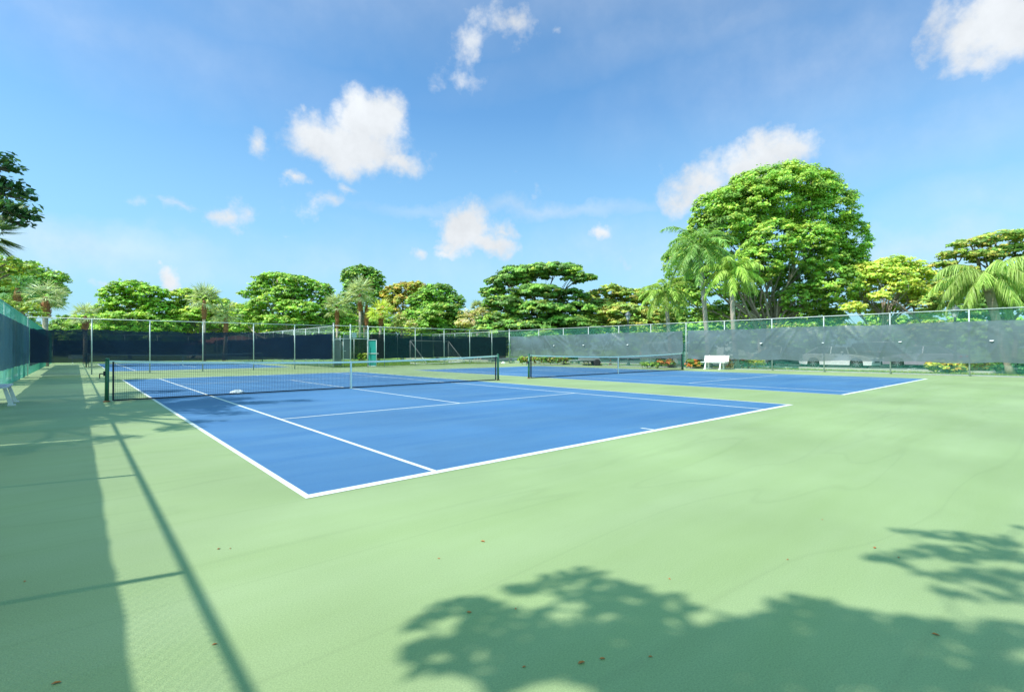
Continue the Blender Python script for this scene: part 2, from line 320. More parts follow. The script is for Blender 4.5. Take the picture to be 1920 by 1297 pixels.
# ------------------------------------------------------------------ gates at the centre
gt=empty('gate',(12.6,YM,0)); tag(gt,'narrow fence gate with sagging grey cloth left of the open gateway','gate')
b=MB()
for (xa,za,xb,zb) in ((.72,.05,.72,2.1),(.06,2.12,1.26,2.12),(.72,.62,1.26,.62)): b.bar((xa,.0,za),(xb,.0,zb),.025,8)
b.build('frame',GALV,gt,True)
screen(gt,(.08,.02),(.66,.02),.15,2.0,SCR_G,seed=51,amp=.07,off=.03,name='torn_cloth')
screen(gt,(.75,.02),(1.24,.02),.66,2.45,SCR_G,seed=52,amp=.01,off=.03,name='windscreen')
b=MB(); b.box(.74,.92,-.04,-.015,1.2,1.23); b.build('latch',GALV,gt)
gw=empty('gateway',(13.88,YM,0)); tag(gw,'open gateway of tall steel posts and crossbar in the centre fence','gateway')
b=MB(); b.bar((0,0,-.05),(0,0,3.2),.05,12); b.build('post',GALV,gw,True)
b=MB(); b.bar((1.36,0,-.05),(1.36,0,3.15),.045,12); b.build('post',GALV,gw,True)
b=MB(); b.bar((.05,0,2.12),(1.32,0,2.12),.024,8); b.build('crossbar',GALV,gw,True)
b=MB(); b.bar((-1.25,0,3.07),(1.32,0,3.07),.022,8); b.build('top_rail',GALV,gw,True)
b=MB(); wires(b,(.05,0),(1.32,0),2.14,3.06,.07,.0022); b.build('chain_link_mesh',MESHG,gw)
gl=empty('gate',(15.2,YM-.08,0),math.radians(-76)); tag(gl,'open gate leaf covered in bright teal cloth, swung towards the courts','gate')
b=MB()
for A,B in (((0,0,.08),(0,0,2.02)),((1.0,0,.08),(1.0,0,2.02)),((0,0,2.04),(1.0,0,2.04)),((0,0,.08),(1.0,0,.08)),((0,-.01,1.02),(1.25,-.01,1.02))): b.bar(A,B,.022,8)
b.build('frame',GALV,gl,True)
screen(gl,(.03,0),(.97,0),.12,2.0,SCR_T,seed=55,amp=.02,off=.03,name='cloth')
sg=empty('sign',(15.6,34.9,0)); tag(sg,'small pale grey notice board on a post behind the open gateway','sign')
b=MB(); b.box(-.2,.2,-.01,.01,2.28,2.72); b.build('board',mat('pale_board',(.55,.6,.68),.5,.05,5),sg,bevel=.004)
b=MB(); b.bar((0,.03,-.05),(0,.03,2.7),.025,8); b.build('post',GALV,sg,True)
fr=empty('gate',(15.2,40.5,0)); tag(fr,'far side gate with a low crossbar seen through the open gateway','gate')
b=MB()
for A,B in (((0,0,0),(0,0,2.6)),((1.5,0,0),(1.5,0,2.6)),((0,0,2.2),(1.5,0,2.2)),((0,0,1.25),(1.5,0,1.25))): b.bar(A,B,.028,8)
b.build('frame',GALV,fr,True)
b=MB()
screen(fr,(-2.2,0),(0,0),.75,2.0,SCR_G,seed=57,amp=.01,off=.03,name='windscreen')
# ------------------------------------------------------------------ tennis nets
def net(x0,ynet,label,lean=.02):
    root=empty('tennis_net',(x0+5.485,ynet,0)); tag(root,label,'tennis net','nets across the courts')
    W=6.399
    def top(x): return .914+(1.05-.914)*(abs(x)/W)**1.7
    for sx in (-1,1):
        b=MB(); x=sx*W; b.bar((x+sx*.03,0,-.02),(x+sx*lean,0,1.07),.045,14); b.lathe([(.05,0),(.05,.02),(.03,.045),(.004,.05)],(x+sx*lean,0,1.065),14)
        p=b.build('post',GPOST,root,True)
        b=MB(); b.box(x-sx*.10-.02,x-sx*.10+.02,-.02,.02,.03,1.02); b.build('side_band',NETM,root)
        b=MB(); b.lathe([(.075,0),(.075,.02),(.06,.03)],(x+sx*.03,0,0),14); b.build('footing',mat('rusty_collar',(.25,.10,.06),.9,.3,20),root)
    b=MB(); b.box(-W-.10,-W-.045,-.03,.03,.66,.78); b.bar((-W-.10,0,.72),(-W-.17,0,.72),.012,6); b.bar((-W-.17,0,.72),(-W-.17,0,.60),.012,6); b.build('winch',NETM,root)
    b=MB(); xs=np.arange(-W+.1,W-.1,.045)
    for x in xs: b.bar((x,0,.03),(x,0,top(x)-.03),.0027,3,cap=False)
    seg=np.linspace(-W+.1,W-.1,25)
    for k in range(22):
        fz=k/21
        for a,c in zip(seg[:-1],seg[1:]): b.bar((a,.002,.035+fz*(top(a)-.07)),(c,.002,.035+fz*(top(c)-.07)),.0027 if k not in(0,) else .004,3,cap=False)
    b.build('netting',NETM,root)
    b=MB(); vs=[];sg=np.linspace(-W+.02,W-.02,41)
    for x in sg:
        t=top(x); vs+=[(x,-.014,t-.058),(x,.014,t-.058),(x,.012,t),(x,-.012,t)]
    fs=[]
    for i in range(40):
        for k in range(4): fs.append((i*4+k,i*4+(k+1)%4,(i+1)*4+(k+1)%4,(i+1)*4+k))
    fs+=[(0,1,2,3),(163,162,161,160)]
    b.add(vs,fs); b.build('headband',TAPE,root)
    b=MB(); b.box(-W+.1,W-.1,-.006,.006,.012,.05); b.build('bottom_band',NETM,root)
    b=MB(); b.box(-.027,.027,-.02,-.016,.01,.918); b.box(-.027,.027,.016,.02,.01,.918); b.box(-.027,.027,-.02,.02,.918,.922); b.build('centre_strap',TAPE,root)
    return root
net(0,11.885,'nearest tennis net with white headband across the left front court')
net(14.62,11.885,'tennis net across the right front court, in front of the windscreen')
net(0,47.4,'distant tennis net on the far court behind the mesh fence')
# ------------------------------------------------------------------ benches
def bench(label,loc,rz,L=1.8,m=WOODW,back=True):
    root=empty('bench',loc,rz); tag(root,label,'bench','white courtside benches')
    b=MB()
    for k in range(4): b.box(-L/2,L/2,-.20+k*.115,-.20+k*.115+.10,.43,.465)
    b.build('seat',m,root,bevel=.006)
    if back:
        b=MB()
        for k in range(4):
            z=.50+k*.095; y=.27+k*.03; b.box(-L/2,L/2,y,y+.025,z,z+.082)
        b.build('backrest',m,root,bevel=.005)
    for sx in (-.30,.30):
        for y0,y1,ft in ((-.18,-.10,-.26),(.16,.24,.26)):
            b=MB(); x=sx*L; b.bar((x,ft,0),(x,(y0+y1)/2,.43),.06,4,.045); b.box(x-.07,x+.07,ft-.07,ft+.07,0,.04); b.build('leg',m,root,bevel=.006)
        if back:
            b=MB(); b.bar((sx*L,.22,.40),(sx*L,.38,.88),.03,4); b.build('back_support',m,root)
    return root
bench('white slatted bench standing against the grey windscreen of the right fence',(28.7,11.0,0),-PI/2+.02,1.6)
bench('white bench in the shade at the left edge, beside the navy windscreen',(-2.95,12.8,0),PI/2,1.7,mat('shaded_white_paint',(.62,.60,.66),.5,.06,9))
bench('small distant white bench at the back of the far court',(-1.3,64.6,0),0,1.7)
# ------------------------------------------------------------------ goal
g0=empty('football_goal',(24.15,37.1,0),math.radians(12)); tag(g0,'white frame football goal with slanting side bars and net on the grass','goal')
w,h,dp=2.5,2.12,2.2
def rod(nm,A,B,r=.05): b=MB(); b.bar(A,B,r,8); b.build(nm,WHITE,g0,True)
rod('post',(-w,0,0),(-w,0,h)); rod('post',(w,0,0),(w,0,h)); rod('crossbar',(-w,0,h),(w,0,h))
for s in(-1,1):
    rod('side_bar',(s*w,0,h),(s*w,-dp,.05),.042); rod('ground_bar',(s*w,0,.04),(s*w,-dp,.04),.028)
rod('back_bar',(-w,-dp,.05),(w,-dp,.05),.028)
b=MB()
for x in np.arange(-w,w+.01,.25): b.bar((x,-.0,h),(x,-dp,.05),.0016,3,cap=False)
for t in np.linspace(0,1,12): b.bar((-w,-dp*t,h*(1-t)),(w,-dp*t,h*(1-t)),.0016,3,cap=False)
for s in(-1,1):
    for t in np.linspace(0,1,14): b.bar((s*w,-dp*t,.03),(s*w,-dp*t,h*(1-t)),.0025,3,cap=False)
    for t in np.linspace(0,1,12): b.bar((s*w,0,h*t),(s*w,-dp*(1-t),h*t),.0025,3,cap=False)
b.build('net',WHITE,g0)
# ------------------------------------------------------------------ small things on the courts
def crumple(name,label,loc,rx,ry,rz,m,seed):
    r=np.random.default_rng(seed); b=MB(); nu,nv=18,7; vs=[]
    for j in range(nv):
        v=j/(nv-1)*PI/2
        for i in range(nu):
            a=2*PI*i/nu; k=1+r.normal(0,.09); vs.append((rx*math.cos(a)*math.cos(v)*k,ry*math.sin(a)*math.cos(v)*k,rz*math.sin(v)*(1+r.normal(0,.12))))
    fs=[(j*nu+i,j*nu+(i+1)%nu,(j+1)*nu+(i+1)%nu,(j+1)*nu+i) for j in range(nv-1) for i in range(nu)]
    b.add(vs,fs); o=b.build(name,m); o.location=loc; tag(o,label,'bag'); return o
crumple('plastic_bag','crumpled white bag lying on the blue court just beyond the nearest net',(2.12,12.3,.012),.2,.16,.10,mat('bag_film',(.55,.62,.72),.5,.08,9),1)
crumple('plastic_bag','small white sack on the green surface by the far corner of the fences',(28.2,31.0,.004),.22,.18,.16,WHITE,2)
# fallen leaves
LM1=mat('dry_leaf',(.48,.17,.05),.8,.3,30)
b=MB(); L0=.03
b.add([(-L0,0,.004),(-L0*.3,L0*.45,.012),(L0*.6,L0*.35,.01),(L0*1.1,0,.003),(L0*.5,-L0*.4,.013),(-L0*.4,-L0*.4,.01),(0,0,.002)],[(6,1,0),(6,2,1),(6,3,2),(6,4,3),(6,5,4),(6,0,5)])
lf0=b.build('fallen_leaf',LM1)
pts=[(905,1015),(967,1141),(1130,1235),(983,1250),(1255,1085),(1477,1049),(1542,974),(1685,1045),(1640,1027),(410,1029),(432,1028),(402,1208),(46,1090),(105,1281),(823,1047),(1220,1231),(1090,1243),(1755,1190),(880,1148)]
for i,(x,y) in enumerate(pts):
    o=lf0 if i==0 else lf0.copy()
    if i: link(o)
    d=ray(x,y); t=-CC[2]/d[2]; p=CC+d*t
    o.location=(p[0],p[1],0.001); o.rotation_euler=(0,0,rng.uniform(0,6.28)); k=rng.uniform(.25,.6); o.scale=(k,k,k)
    tag(o,'tiny dry brown leaf lying on the green court paint','leaf','dry leaves scattered on the court')
# ------------------------------------------------------------------ foliage
def leaf_mesh(name,P,Nn,S,C,parent,elong=1.7):
    """P centres, Nn normals, S size, C colours -> diamond leaves"""
    n=len(P); t=rng.normal(size=(n,3)); t-=Nn*np.sum(t*Nn,1,keepdims=True); t/=np.linalg.norm(t,axis=1,keepdims=True)+1e-9
    bt=np.cross(Nn,t); S=S[:,None]
    V=np.stack([P-t*S*elong*.5,P+bt*S*.5+t*S*.1,P+t*S*elong*.5,P-bt*S*.5+t*S*.1],1)
    me=bpy.data.meshes.new(name); me.vertices.add(n*4); me.vertices.foreach_set('co',V.ravel().astype(np.float32))
    me.loops.add(n*4); me.loops.foreach_set('vertex_index',np.arange(n*4,dtype=np.int32)); me.polygons.add(n); me.polygons.foreach_set('loop_start',np.arange(0,n*4,4,dtype=np.int32))
    me.update(calc_edges=True)
    ca=me.color_attributes.new('tint','FLOAT_COLOR','POINT'); cc=np.ones((n,4,4),np.float32); cc[:,:,:3]=C[:,None,:]; ca.data.foreach_set('color',cc.ravel())
    me.materials.append(FOL); o=bpy.data.objects.new(name,me); link(o,parent); return o
def blob_leaves(blobs,dens,leaf,cols,flat=.75,sub=.3,fill=.55,smin=.24,bright=2.0):
    """blobs: (centre, (rx,ry,rz)); returns arrays. Leaves sit in sub-clumps on each blob's shell"""
    PP=[];NN=[];SS=[];CC_=[]; cols=np.array(cols,float)*bright*np.array([1.14,.97,1.1])
    if smin==.24: leaf*=.72; dens*=1.85
    for c,rad in blobs:
        c=np.array(c);rad=np.array(rad); R=rad.mean(); rs=max(smin,R*sub*.68)
        area=4*PI*(rad[0]*rad[1]*rad[2])**(2/3); nsub=max(5,int(area/(rs*rs*1.9)))
        for k in range(nsub):
            v=rng.normal(size=3); v/=np.linalg.norm(v); 
            if v[2]<-.35 and rng.random()<.5: v[2]*=-1
            rr=rng.uniform(fill,1.0); cc=c+v*rad*rr; r1=rs*rng.uniform(.55,1.25)
            n=max(6,int(dens*r1*r1)); w=rng.normal(size=(n,3)); w/=np.linalg.norm(w,axis=1,keepdims=True)
            w[:,2]=np.where(w[:,2]<-.2,-w[:,2]*.6,w[:,2])
            P=cc+w*r1*np.array([1,1,flat])*(rng.uniform(.3,1.25,(n,1))**.7)
            nn=w*.8+v*.6+np.array([-.25,0,.75])+rng.normal(0,.5,(n,3)); nn/=np.linalg.norm(nn,axis=1,keepdims=True)
            base=cols[rng.integers(len(cols))]*rng.uniform(.6,1.4)
            C=base*rng.uniform(.7,1.35,(n,1)); C[:,0]*=rng.uniform(.8,1.3,n)
            PP.append(P);NN.append(nn);SS.append(rng.uniform(.6,1.3,n)*leaf);CC_.append(C)
    return np.concatenate(PP),np.concatenate(NN),np.concatenate(SS),np.clip(np.concatenate(CC_),0,.9)
def crown_build(root,loc,blobs,dens,leaf,cols,name='crown',**k):
    P,Nn,S,C=blob_leaves(blobs,dens,leaf,cols,**k)
    leaf_mesh(name,P-np.array(loc),Nn,S,C,root)
def limb(b,a,c,r0,r1,bend=.12,n=5,sd=6):
    a=np.array(a,float);c=np.array(c,float);L=np.linalg.norm(c-a); off=rng.normal(0,bend*L,3); off[2]=abs(off[2])*.5
    pts=[];rs=[]
    for i in range(n+1):
        t=i/n; pts.append(a*(1-t)+c*t+off*math.sin(PI*t)*.7+rng.normal(0,.02*L,3)*(0<i<n)); rs.append(r0*(1-t)+r1*t)
    b.tube(pts,rs,sd); return pts
def tree(name,label,D,px,bl,cols,leaf=.25,dens=120,trunk_r=.25,stems=1,bark=BARK,group='trees around the courts',dz=.8,cat='tree',tw=None,th=None,rows=None,sink=0,**k):
    """px: trunk foot's x in the photo; bl: crown masses (x,y,rx,ry[,dD]) seen at distance D"""
    s=D/F; base=gp(px,D); root=empty(name,tuple(base)); tag(root,label,cat,group)
    blobs=[]
    for q in bl:
        x,y,rx,ry=q[:4]; rx*=1.02; ry*=1.02; dd=q[4] if len(q)>4 else rng.uniform(-.25,.25)*rx*s
        c=wp(x,y,D+dd); blobs.append((c,(rx*s,rx*s*dz,ry*s)))
    b=MB(); top=np.mean([q[0] for q in blobs],0); zmin=min(q[0][2]-q[1][2] for q in blobs)
    hz=max(1.0,(zmin if th is None else th)); z0=np.array([0,0,-.1])
    for st in range(stems):
        off=np.array([rng.normal(0,.5),rng.normal(0,.5),0])*(stems>1)
        tip=np.array([ (top[0]-base[0])*.35,(top[1]-base[1])*.35,hz])+off*2.2*np.array([1,1,0])
        pts=limb(b,z0+off*.6,tip,trunk_r,trunk_r*.7,.04,5,9)
        mine=blobs[st::stems] if stems>1 else blobs
        for c,rad in mine:
            e=np.array(c)-base; m_=limb(b,pts[-1],e,trunk_r*.55,trunk_r*.18,.1)
            for kk in range(3 if tw is None else tw):
                v=rng.normal(size=3);v[2]=abs(v[2]);v/=np.linalg.norm(v)
                limb(b,m_[rng.integers(2,5)],e+v*np.array(rad)*.85,trunk_r*.2,trunk_r*.05,.1,4,5)
    b.build('trunk',bark,root,True)
    crown_build(root,base,blobs,dens,leaf,cols,**k)
    return root
G1=[(.13,.27,.035),(.17,.32,.05),(.10,.22,.035)]                      # fresh mid green
G2=[(.20,.34,.05),(.26,.38,.06),(.15,.28,.04)]                        # light yellow green
G3=[(.08,.18,.035),(.11,.24,.04),(.17,.28,.05)]                       # darker
G4=[(.17,.28,.05),(.20,.28,.055),(.12,.22,.045),(.22,.25,.055)]                       # tipped with yellow
GY=[(.26,.40,.06),(.22,.37,.055),(.29,.39,.065)]                        # yellow tree
GO=[(.28,.25,.06),(.26,.28,.05),(.17,.25,.05)]
GP=[(.31,.33,.15),(.28,.32,.11),(.33,.32,.18),(.22,.30,.08)]
tree('broadleaf_tree','huge domed green tree towering behind the right windscreen',50,1425,
 [(1375,415,62,48,1),(1425,495,44,30,-4),(1565,535,50,36,-3),(1500,560,40,26,-2),(1460,520,44,22,4),(1470,372,108,54),(1395,405,80,62),(1545,405,70,60),(1590,455,44,52),(1365,455,50,50),(1300,480,42,48),(1420,350,60,25),(1500,345,70,24),(1555,500,58,50),(1450,455,60,36,-3),(1520,465,50,45,-3),(1400,520,38,30,-2),(1540,560,45,34),(1330,540,44,44),(1290,560,30,40,3),(1475,530,30,36,4),(1440,570,50,22,3),(1600,500,32,40),(1330,400,34,36),(1312,440,28,36),(1270,500,34,40,4),(1265,560,36,36,5),(1350,590,46,20,4),(1500,590,36,18,3),(1555,595,34,18,2),(1400,560,40,24,5)],
 G1+[(.20,.33,.05)],leaf=.22,dens=120,trunk_r=.24,stems=6,bark=BARKP,th=2.6,sub=.24,fill=.8)
tree('umbrella_tree','wide layered dark green umbrella tree beyond the corner post',60,1010,
 [(1040,508,55,13),(985,515,55,15),(950,528,40,13),(925,548,26,12),(1085,522,32,9),(1005,548,48,12,-3),(1060,555,42,12),(945,572,42,16,-3),(1010,585,60,18,-3),(930,605,34,18,-4),(1080,580,45,15),(985,612,55,14,-4),(1060,606,50,14,-3),(920,622,40,12,-4),(1005,632,60,12,-4),(1090,622,40,12,-3)],
 G3+[(.07,.16,.035)],leaf=.3,dens=150,trunk_r=.32,stems=2,flat=.5,dz=1,sub=.34,fill=.5)
tree('umbrella_tree','yellow green layered tree right of the wide umbrella tree',62,1180,
 [(1145,548,40,13),(1185,556,45,13),(1130,575,45,13),(1175,585,55,14,-3),(1215,565,30,22),(1120,603,45,12,-2),(1185,608,50,12,-4),(1105,560,25,12,3),(1235,598,34,24,-3)],
 G4,leaf=.28,dens=110,trunk_r=.25,flat=.5,sub=.3)
tree('broadleaf_tree','bright yellow leaved tree with bare pale branches right of the domed tree',48,1660,
 [(1670,498,45,16),(1640,512,42,20),(1705,510,46,20),(1745,527,34,20),(1620,535,28,16),(1690,540,42,16,-2),(1735,555,34,16,-2),(1600,578,26,10,-3),(1650,555,22,9,-3),(1570,595,28,9,3),(1705,560,40,16,2),(1650,580,40,12,2),(1620,560,34,14,2),(1665,520,50,20,-1),(1740,590,40,14,3)],
 GY,leaf=.24,dens=85,trunk_r=.22,stems=4,bark=BARKP,th=1.8,tw=5,flat=.6,sub=.32,fill=.5)
tree('flame_tree','flat topped golden green tree at the right edge behind the palm',42,1870,
 [(1868,446,50,8),(1820,458,42,9),(1915,442,40,9),(1790,478,36,8),(1768,497,28,6),(1845,480,45,12),(1905,470,50,16),(1800,512,42,11),(1770,535,30,10),(1840,525,50,16,3),(1900,520,55,22,3),(1740,570,34,16,2),(1775,565,36,18,2)],
 G4+G3[:1],leaf=.22,dens=130,trunk_r=.28,flat=.4,sub=.34)
tree('broadleaf_tree','dense dark tree behind the leaning palm at the right edge',40,1905,
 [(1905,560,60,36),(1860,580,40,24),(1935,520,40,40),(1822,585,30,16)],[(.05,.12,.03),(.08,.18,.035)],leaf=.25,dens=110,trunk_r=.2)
tree('broadleaf_tree','rounded green tree in front of the orange tipped tree, left of the umbrella tree',72,820,
 [(820,552,38,22),(795,570,34,22),(848,572,26,24),(825,590,46,22,-3),(780,595,28,20),(857,600,20,18),(810,615,50,16,-3),(850,620,34,14,-2)],G1+G3,leaf=.3,dens=85,trunk_r=.3,sub=.26)
tree('broadleaf_tree','orange tipped tree behind the palms at centre left',80,752,
 [(760,545,30,16),(735,550,22,14),(780,538,20,10),(755,572,34,20),(725,578,20,18)],GO,leaf=.32,dens=80,trunk_r=.25,sub=.25)
tree('broadleaf_tree','tall dark crowned tree rising above the sabal palms',82,685,
 [(680,515,30,18),(655,525,18,22),(705,528,18,20),(682,540,36,20),(660,560,24,18),(706,560,24,18),(655,590,26,22,4)],G3,leaf=.32,dens=80,trunk_r=.3,sub=.26)
tree('fig_tree','spreading fig tree with thick pale limbs, left of the centre gate',72,525,
 [(520,522,42,10),(560,530,38,12),(500,540,36,12),(470,552,24,7),(545,552,46,14),(600,548,26,18),(505,570,40,14,-3),(560,580,42,16,-3),(470,590,34,12,-3),(618,575,26,20),(530,604,50,11,-4),(600,603,30,12),(465,612,40,14,3),(560,620,60,12,2),(640,600,34,22,4)],
 G2[:1]+G1,leaf=.3,dens=80,trunk_r=.42,stems=3,bark=BARKP,th=1.8,flat=.6,sub=.28,tw=4)
tree('broadleaf_tree','light green tree behind the orange booted palms at left',84,360,
 [(350,556,30,14),(380,562,30,14),(330,578,28,16),(410,575,34,15),(370,592,46,16),(440,585,36,16),(320,603,34,12),(425,606,40,12),(380,622,60,16,3),(450,600,40,24,3)],G2,leaf=.34,dens=75,trunk_r=.25,sub=.26)
tree('broadleaf_tree','light green rounded tree, left one of the pair beyond the far court',80,245,
 [(245,540,34,14),(215,553,28,16),(282,552,30,16),(240,572,46,18),(200,585,26,18),(300,580,28,18),(250,600,60,14),(180,605,40,20,2),(230,622,60,16),(310,612,40,18)],G2[:1]+G1[:2],leaf=.32,dens=75,trunk_r=.25,sub=.26)
tree('broadleaf_tree','large pale green tree behind the left fence rail',52,40,
 [(40,506,42,15),(90,522,32,14),(5,518,32,22),(60,536,46,18),(105,546,22,12),(15,555,36,26),(75,566,40,18),(-20,540,40,40)],G2[:1]+G1[:1]+[(.2,.32,.12)],leaf=.25,dens=100,trunk_r=.3,sub=.27)
tree('shrub_tree','pale pinkish leaved small tree with white stems, left of the umbrella tree',62,892,
 [(880,592,26,12),(908,590,26,13),(895,608,38,12),(925,612,20,10),(865,608,16,10)],GP,leaf=.2,dens=90,trunk_r=.1,stems=4,bark=BARKP,th=1.2,sub=.35,fill=.3)
tree('shrub_tree','pale yellow small tree above the dark screen near the gateway',62,756,
 [(750,600,20,14),(768,612,24,12),(740,618,14,8)],GP[:2]+G2[:1],leaf=.2,dens=90,trunk_r=.08,stems=3,bark=BARKP,th=1.2,sub=.35,fill=.3)
# far tree line and hedges (uncountable mass)
def mass(name,label,spec,cols,leaf,dens,**k):
    bl=[]
    for x0,x1,yt,yb,D in spec:
        s=D/F
        x=x0
        while x<x1:
            w=rng.uniform(18,34); h=(yb-yt)/2*rng.uniform(.8,1.15); y=yb-h
            bl.append((wp(x,y,D+rng.uniform(-3,3)),(w*s,w*s,h*s))); x+=w*.9
    P,Nn,S,C=blob_leaves(bl,dens,leaf,cols,**k); o=leaf_mesh(name,P,Nn,S,C,None); tag(o,label,'trees',kind='stuff'); return o
mass('distant_trees','mass of distant greenery filling the gaps behind the trees',[(-60,340,598,665,105),(330,720,582,665,105),(150,340,592,665,104),(690,870,590,665,100),(860,1200,594,665,95),(1180,1480,580,665,85),(1500,1580,590,665,80),(1640,1960,592,665,78)],G3+G1,.38,60)
def hedge(label,D,x0,x1,yt,yb,cols,leaf=.12,dens=240,name='hedge',cat='hedge',n=None,group=None):
    s=D/F; root=empty(name,tuple(gp((x0+x1)/2,D))); tag(root,label,cat,group); bl=[]; n=n or max(1,int((x1-x0)/(yb-yt)))
    for k in range(n):
        x=x0+(k+.5)*(x1-x0)/n; w=(x1-x0)/n*.62; h=(yb-yt)/2; bl.append((wp(x,yb-h,D+rng.uniform(-.1,.1)),(w*s,min(w*s,1.0),h*s)))
    crown_build(root,np.array(root.location),bl,dens,leaf,cols,name='foliage',sub=.35,fill=.5,smin=.12,bright=1.35)
    for k in range(n):
        e=bl[k][0]-np.array(root.location); b=MB(); limb(b,(e[0]+rng.normal(0,.05),e[1]+rng.normal(0,.05),-.04),e+rng.normal(0,.12,3),.025,.008,.1,3,5); b.build('stem',BARK,root)
    return root
FL=[(.42,.15,.04),(.14,.25,.05),(.12,.22,.05),(.12,.24,.05),(.36,.24,.05)]
hedge('orange and green croton bush left of the white bench by the right net post',34.5,1232,1262,674,687,FL,n=2,name='flowering_shrub',cat='shrub')
hedge('orange tipped bush directly left of the white bench behind the fence',33,1287,1312,673,688,FL,n=2,name='flowering_shrub',cat='shrub')
hedge('brown orange bush between the white bench and the palm foot',32.5,1362,1374,674,690,[(.5,.25,.08),(.3,.2,.06)],n=1,name='flowering_shrub',cat='shrub')
hedge('red and orange flowering bush right of the palm foot',32.5,1386,1408,673,690,FL+[(.45,.06,.04)],n=2,name='flowering_shrub',cat='shrub')
hedge('round clipped lime green bush right of the red flowering bush',32.2,1407,1431,673,688,[(.34,.45,.05),(.28,.4,.05)],.08,500,n=1,name='round_shrub',cat='shrub')
hedge('low green plants under the screen in front of the white car, by the palm',33.5,1200,1236,679,688,G1,n=4,name='low_plants',cat='plants')
hedge('yellow leaved low hedge at the left end of the right windscreen',43,972,1010,668,681,GY[:1]+GO[:1]+G1[:1],n=3)
hedge('green and brown low hedge right of the yellow hedge, behind the right net',42,1012,1105,668,681,G1+GO[:1],n=7)
hedge('long yellow leaved hedge behind the open gateway',52,657,689,662,674,GY,n=3)
hedge('golden grassy bed under the windscreen at far right',27,1742,1886,676,698,[(.36,.48,.08),(.28,.42,.07),(.55,.42,.06)],.13,200,n=6,name='ornamental_bed',cat='plants')
hedge('dark green hedge at the bottom right end of the windscreen',25,1888,1990,672,702,[(.03,.15,.05),(.05,.2,.06)],.11,260,n=3)
hedge('yellow green bushes seen over the windscreen left of the far right lamp',36,1575,1645,604,640,G2,n=3,group='bushes seen over the windscreen',name='bush',cat='bush')
hedge('pale green bushes seen over the windscreen beside the far right lamp',34,1700,1800,600,640,G2+GP[:1],n=4,group='bushes seen over the windscreen',name='bush',cat='bush')
hedge('lime bushes seen over the windscreen just left of the thin palm',46,1195,1245,606,650,G2,n=2,group='bushes seen over the windscreen',name='bush',cat='bush')
hedge('variegated bushes seen over the windscreen right of the two tall palms',42,1440,1530,606,650,G2+GP[:1],n=4,group='bushes seen over the windscreen',name='bush',cat='bush')
# ------------------------------------------------------------------ palms
def strips(name,A,B,Wd,C,parent,droop=None):
    """thin tapering leaflets from A to B (arrays), with a mid point"""
    n=len(A); Mi=(A+B)/2+ (0 if droop is None else droop)
    d=B-A; d/=np.linalg.norm(d,axis=1,keepdims=True)+1e-9; h=np.tile(np.array([[0,0,1.]]),(n,1))+rng.normal(0,.35,(n,3)); s=np.cross(d,h); s/=np.linalg.norm(s,axis=1,keepdims=True)+1e-9
    w=Wd[:,None]; V=np.stack([A-s*w*.5,A+s*w*.5,Mi+s*w*.5,Mi-s*w*.5,B],1)
    me=bpy.data.meshes.new(name); me.vertices.add(n*5); me.vertices.foreach_set('co',V.ravel().astype(np.float32))
    idx=(np.arange(n)[:,None]*5+np.array([[0,1,2,3,3,2,4]])).ravel().astype(np.int32)
    me.loops.add(n*7); me.loops.foreach_set('vertex_index',idx); me.polygons.add(n*2)
    ls=(np.arange(n)[:,None]*7+np.array([[0,4]])).ravel().astype(np.int32); me.polygons.foreach_set('loop_start',ls); me.update(calc_edges=True)
    ca=me.color_attributes.new('tint','FLOAT_COLOR','POINT'); cc=np.ones((n,5,4),np.float32); cc[:,:,:3]=C[:,None,:]; ca.data.foreach_set('color',cc.ravel())
    me.materials.append(FOL); o=bpy.data.objects.new(name,me); link(o,parent); return o
def frond(parent,c,az,el,L,col,nl=46,lw=.035,ll=.62,droop=1.0,hang=.8):
    n=12; pts=[]; d=np.array([math.cos(az)*math.cos(el),math.sin(az)*math.cos(el),math.sin(el)]); p=np.array(c,float); 
    for i in range(n+1):
        pts.append(p.copy()); d=d+np.array([0,0,-.13*droop*(1+i/n)]) ; d/=np.linalg.norm(d); p=p+d*L/n
    pts=np.array(pts); A=[];B=[]
    for i in range(nl):
        t=.10+.88*i/nl; k=t*n; j=min(int(k),n-1); q=pts[j]*(1-(k-j))+pts[j+1]*(k-j); ax=pts[j+1]-pts[j]; ax/=np.linalg.norm(ax)
        sd=np.cross(ax,[0,0,1.]); sd/=np.linalg.norm(sd)+1e-9
        for s in(-1,1):
            l=ll*math.sin(PI*min(1,t*.85+.12))**.6*rng.uniform(.8,1.15); v=sd*s*rng.uniform(.45,.8)+ax*.55+np.array([0,0,-hang])*rng.uniform(.5,1.3)+rng.normal(0,.12,3); v/=np.linalg.norm(v)
            A.append(q);B.append(q+v*l)
    A=np.array(A);B=np.array(B); C=np.clip(np.array(col)*1.55*rng.uniform(.7,1.35,(len(A),1)),0,.9)
    o=strips('frond',A,B,np.full(len(A),lw),C,parent,droop=np.array([0,0,.06*ll/.6]))
    b=MB(); b.tube(pts,list(np.linspace(.03,.006,n+1)),5); b.build('rachis',mat_r,o,True)
mat_r=mat('frond_stalk',(.28,.34,.08),.6,.15,6)
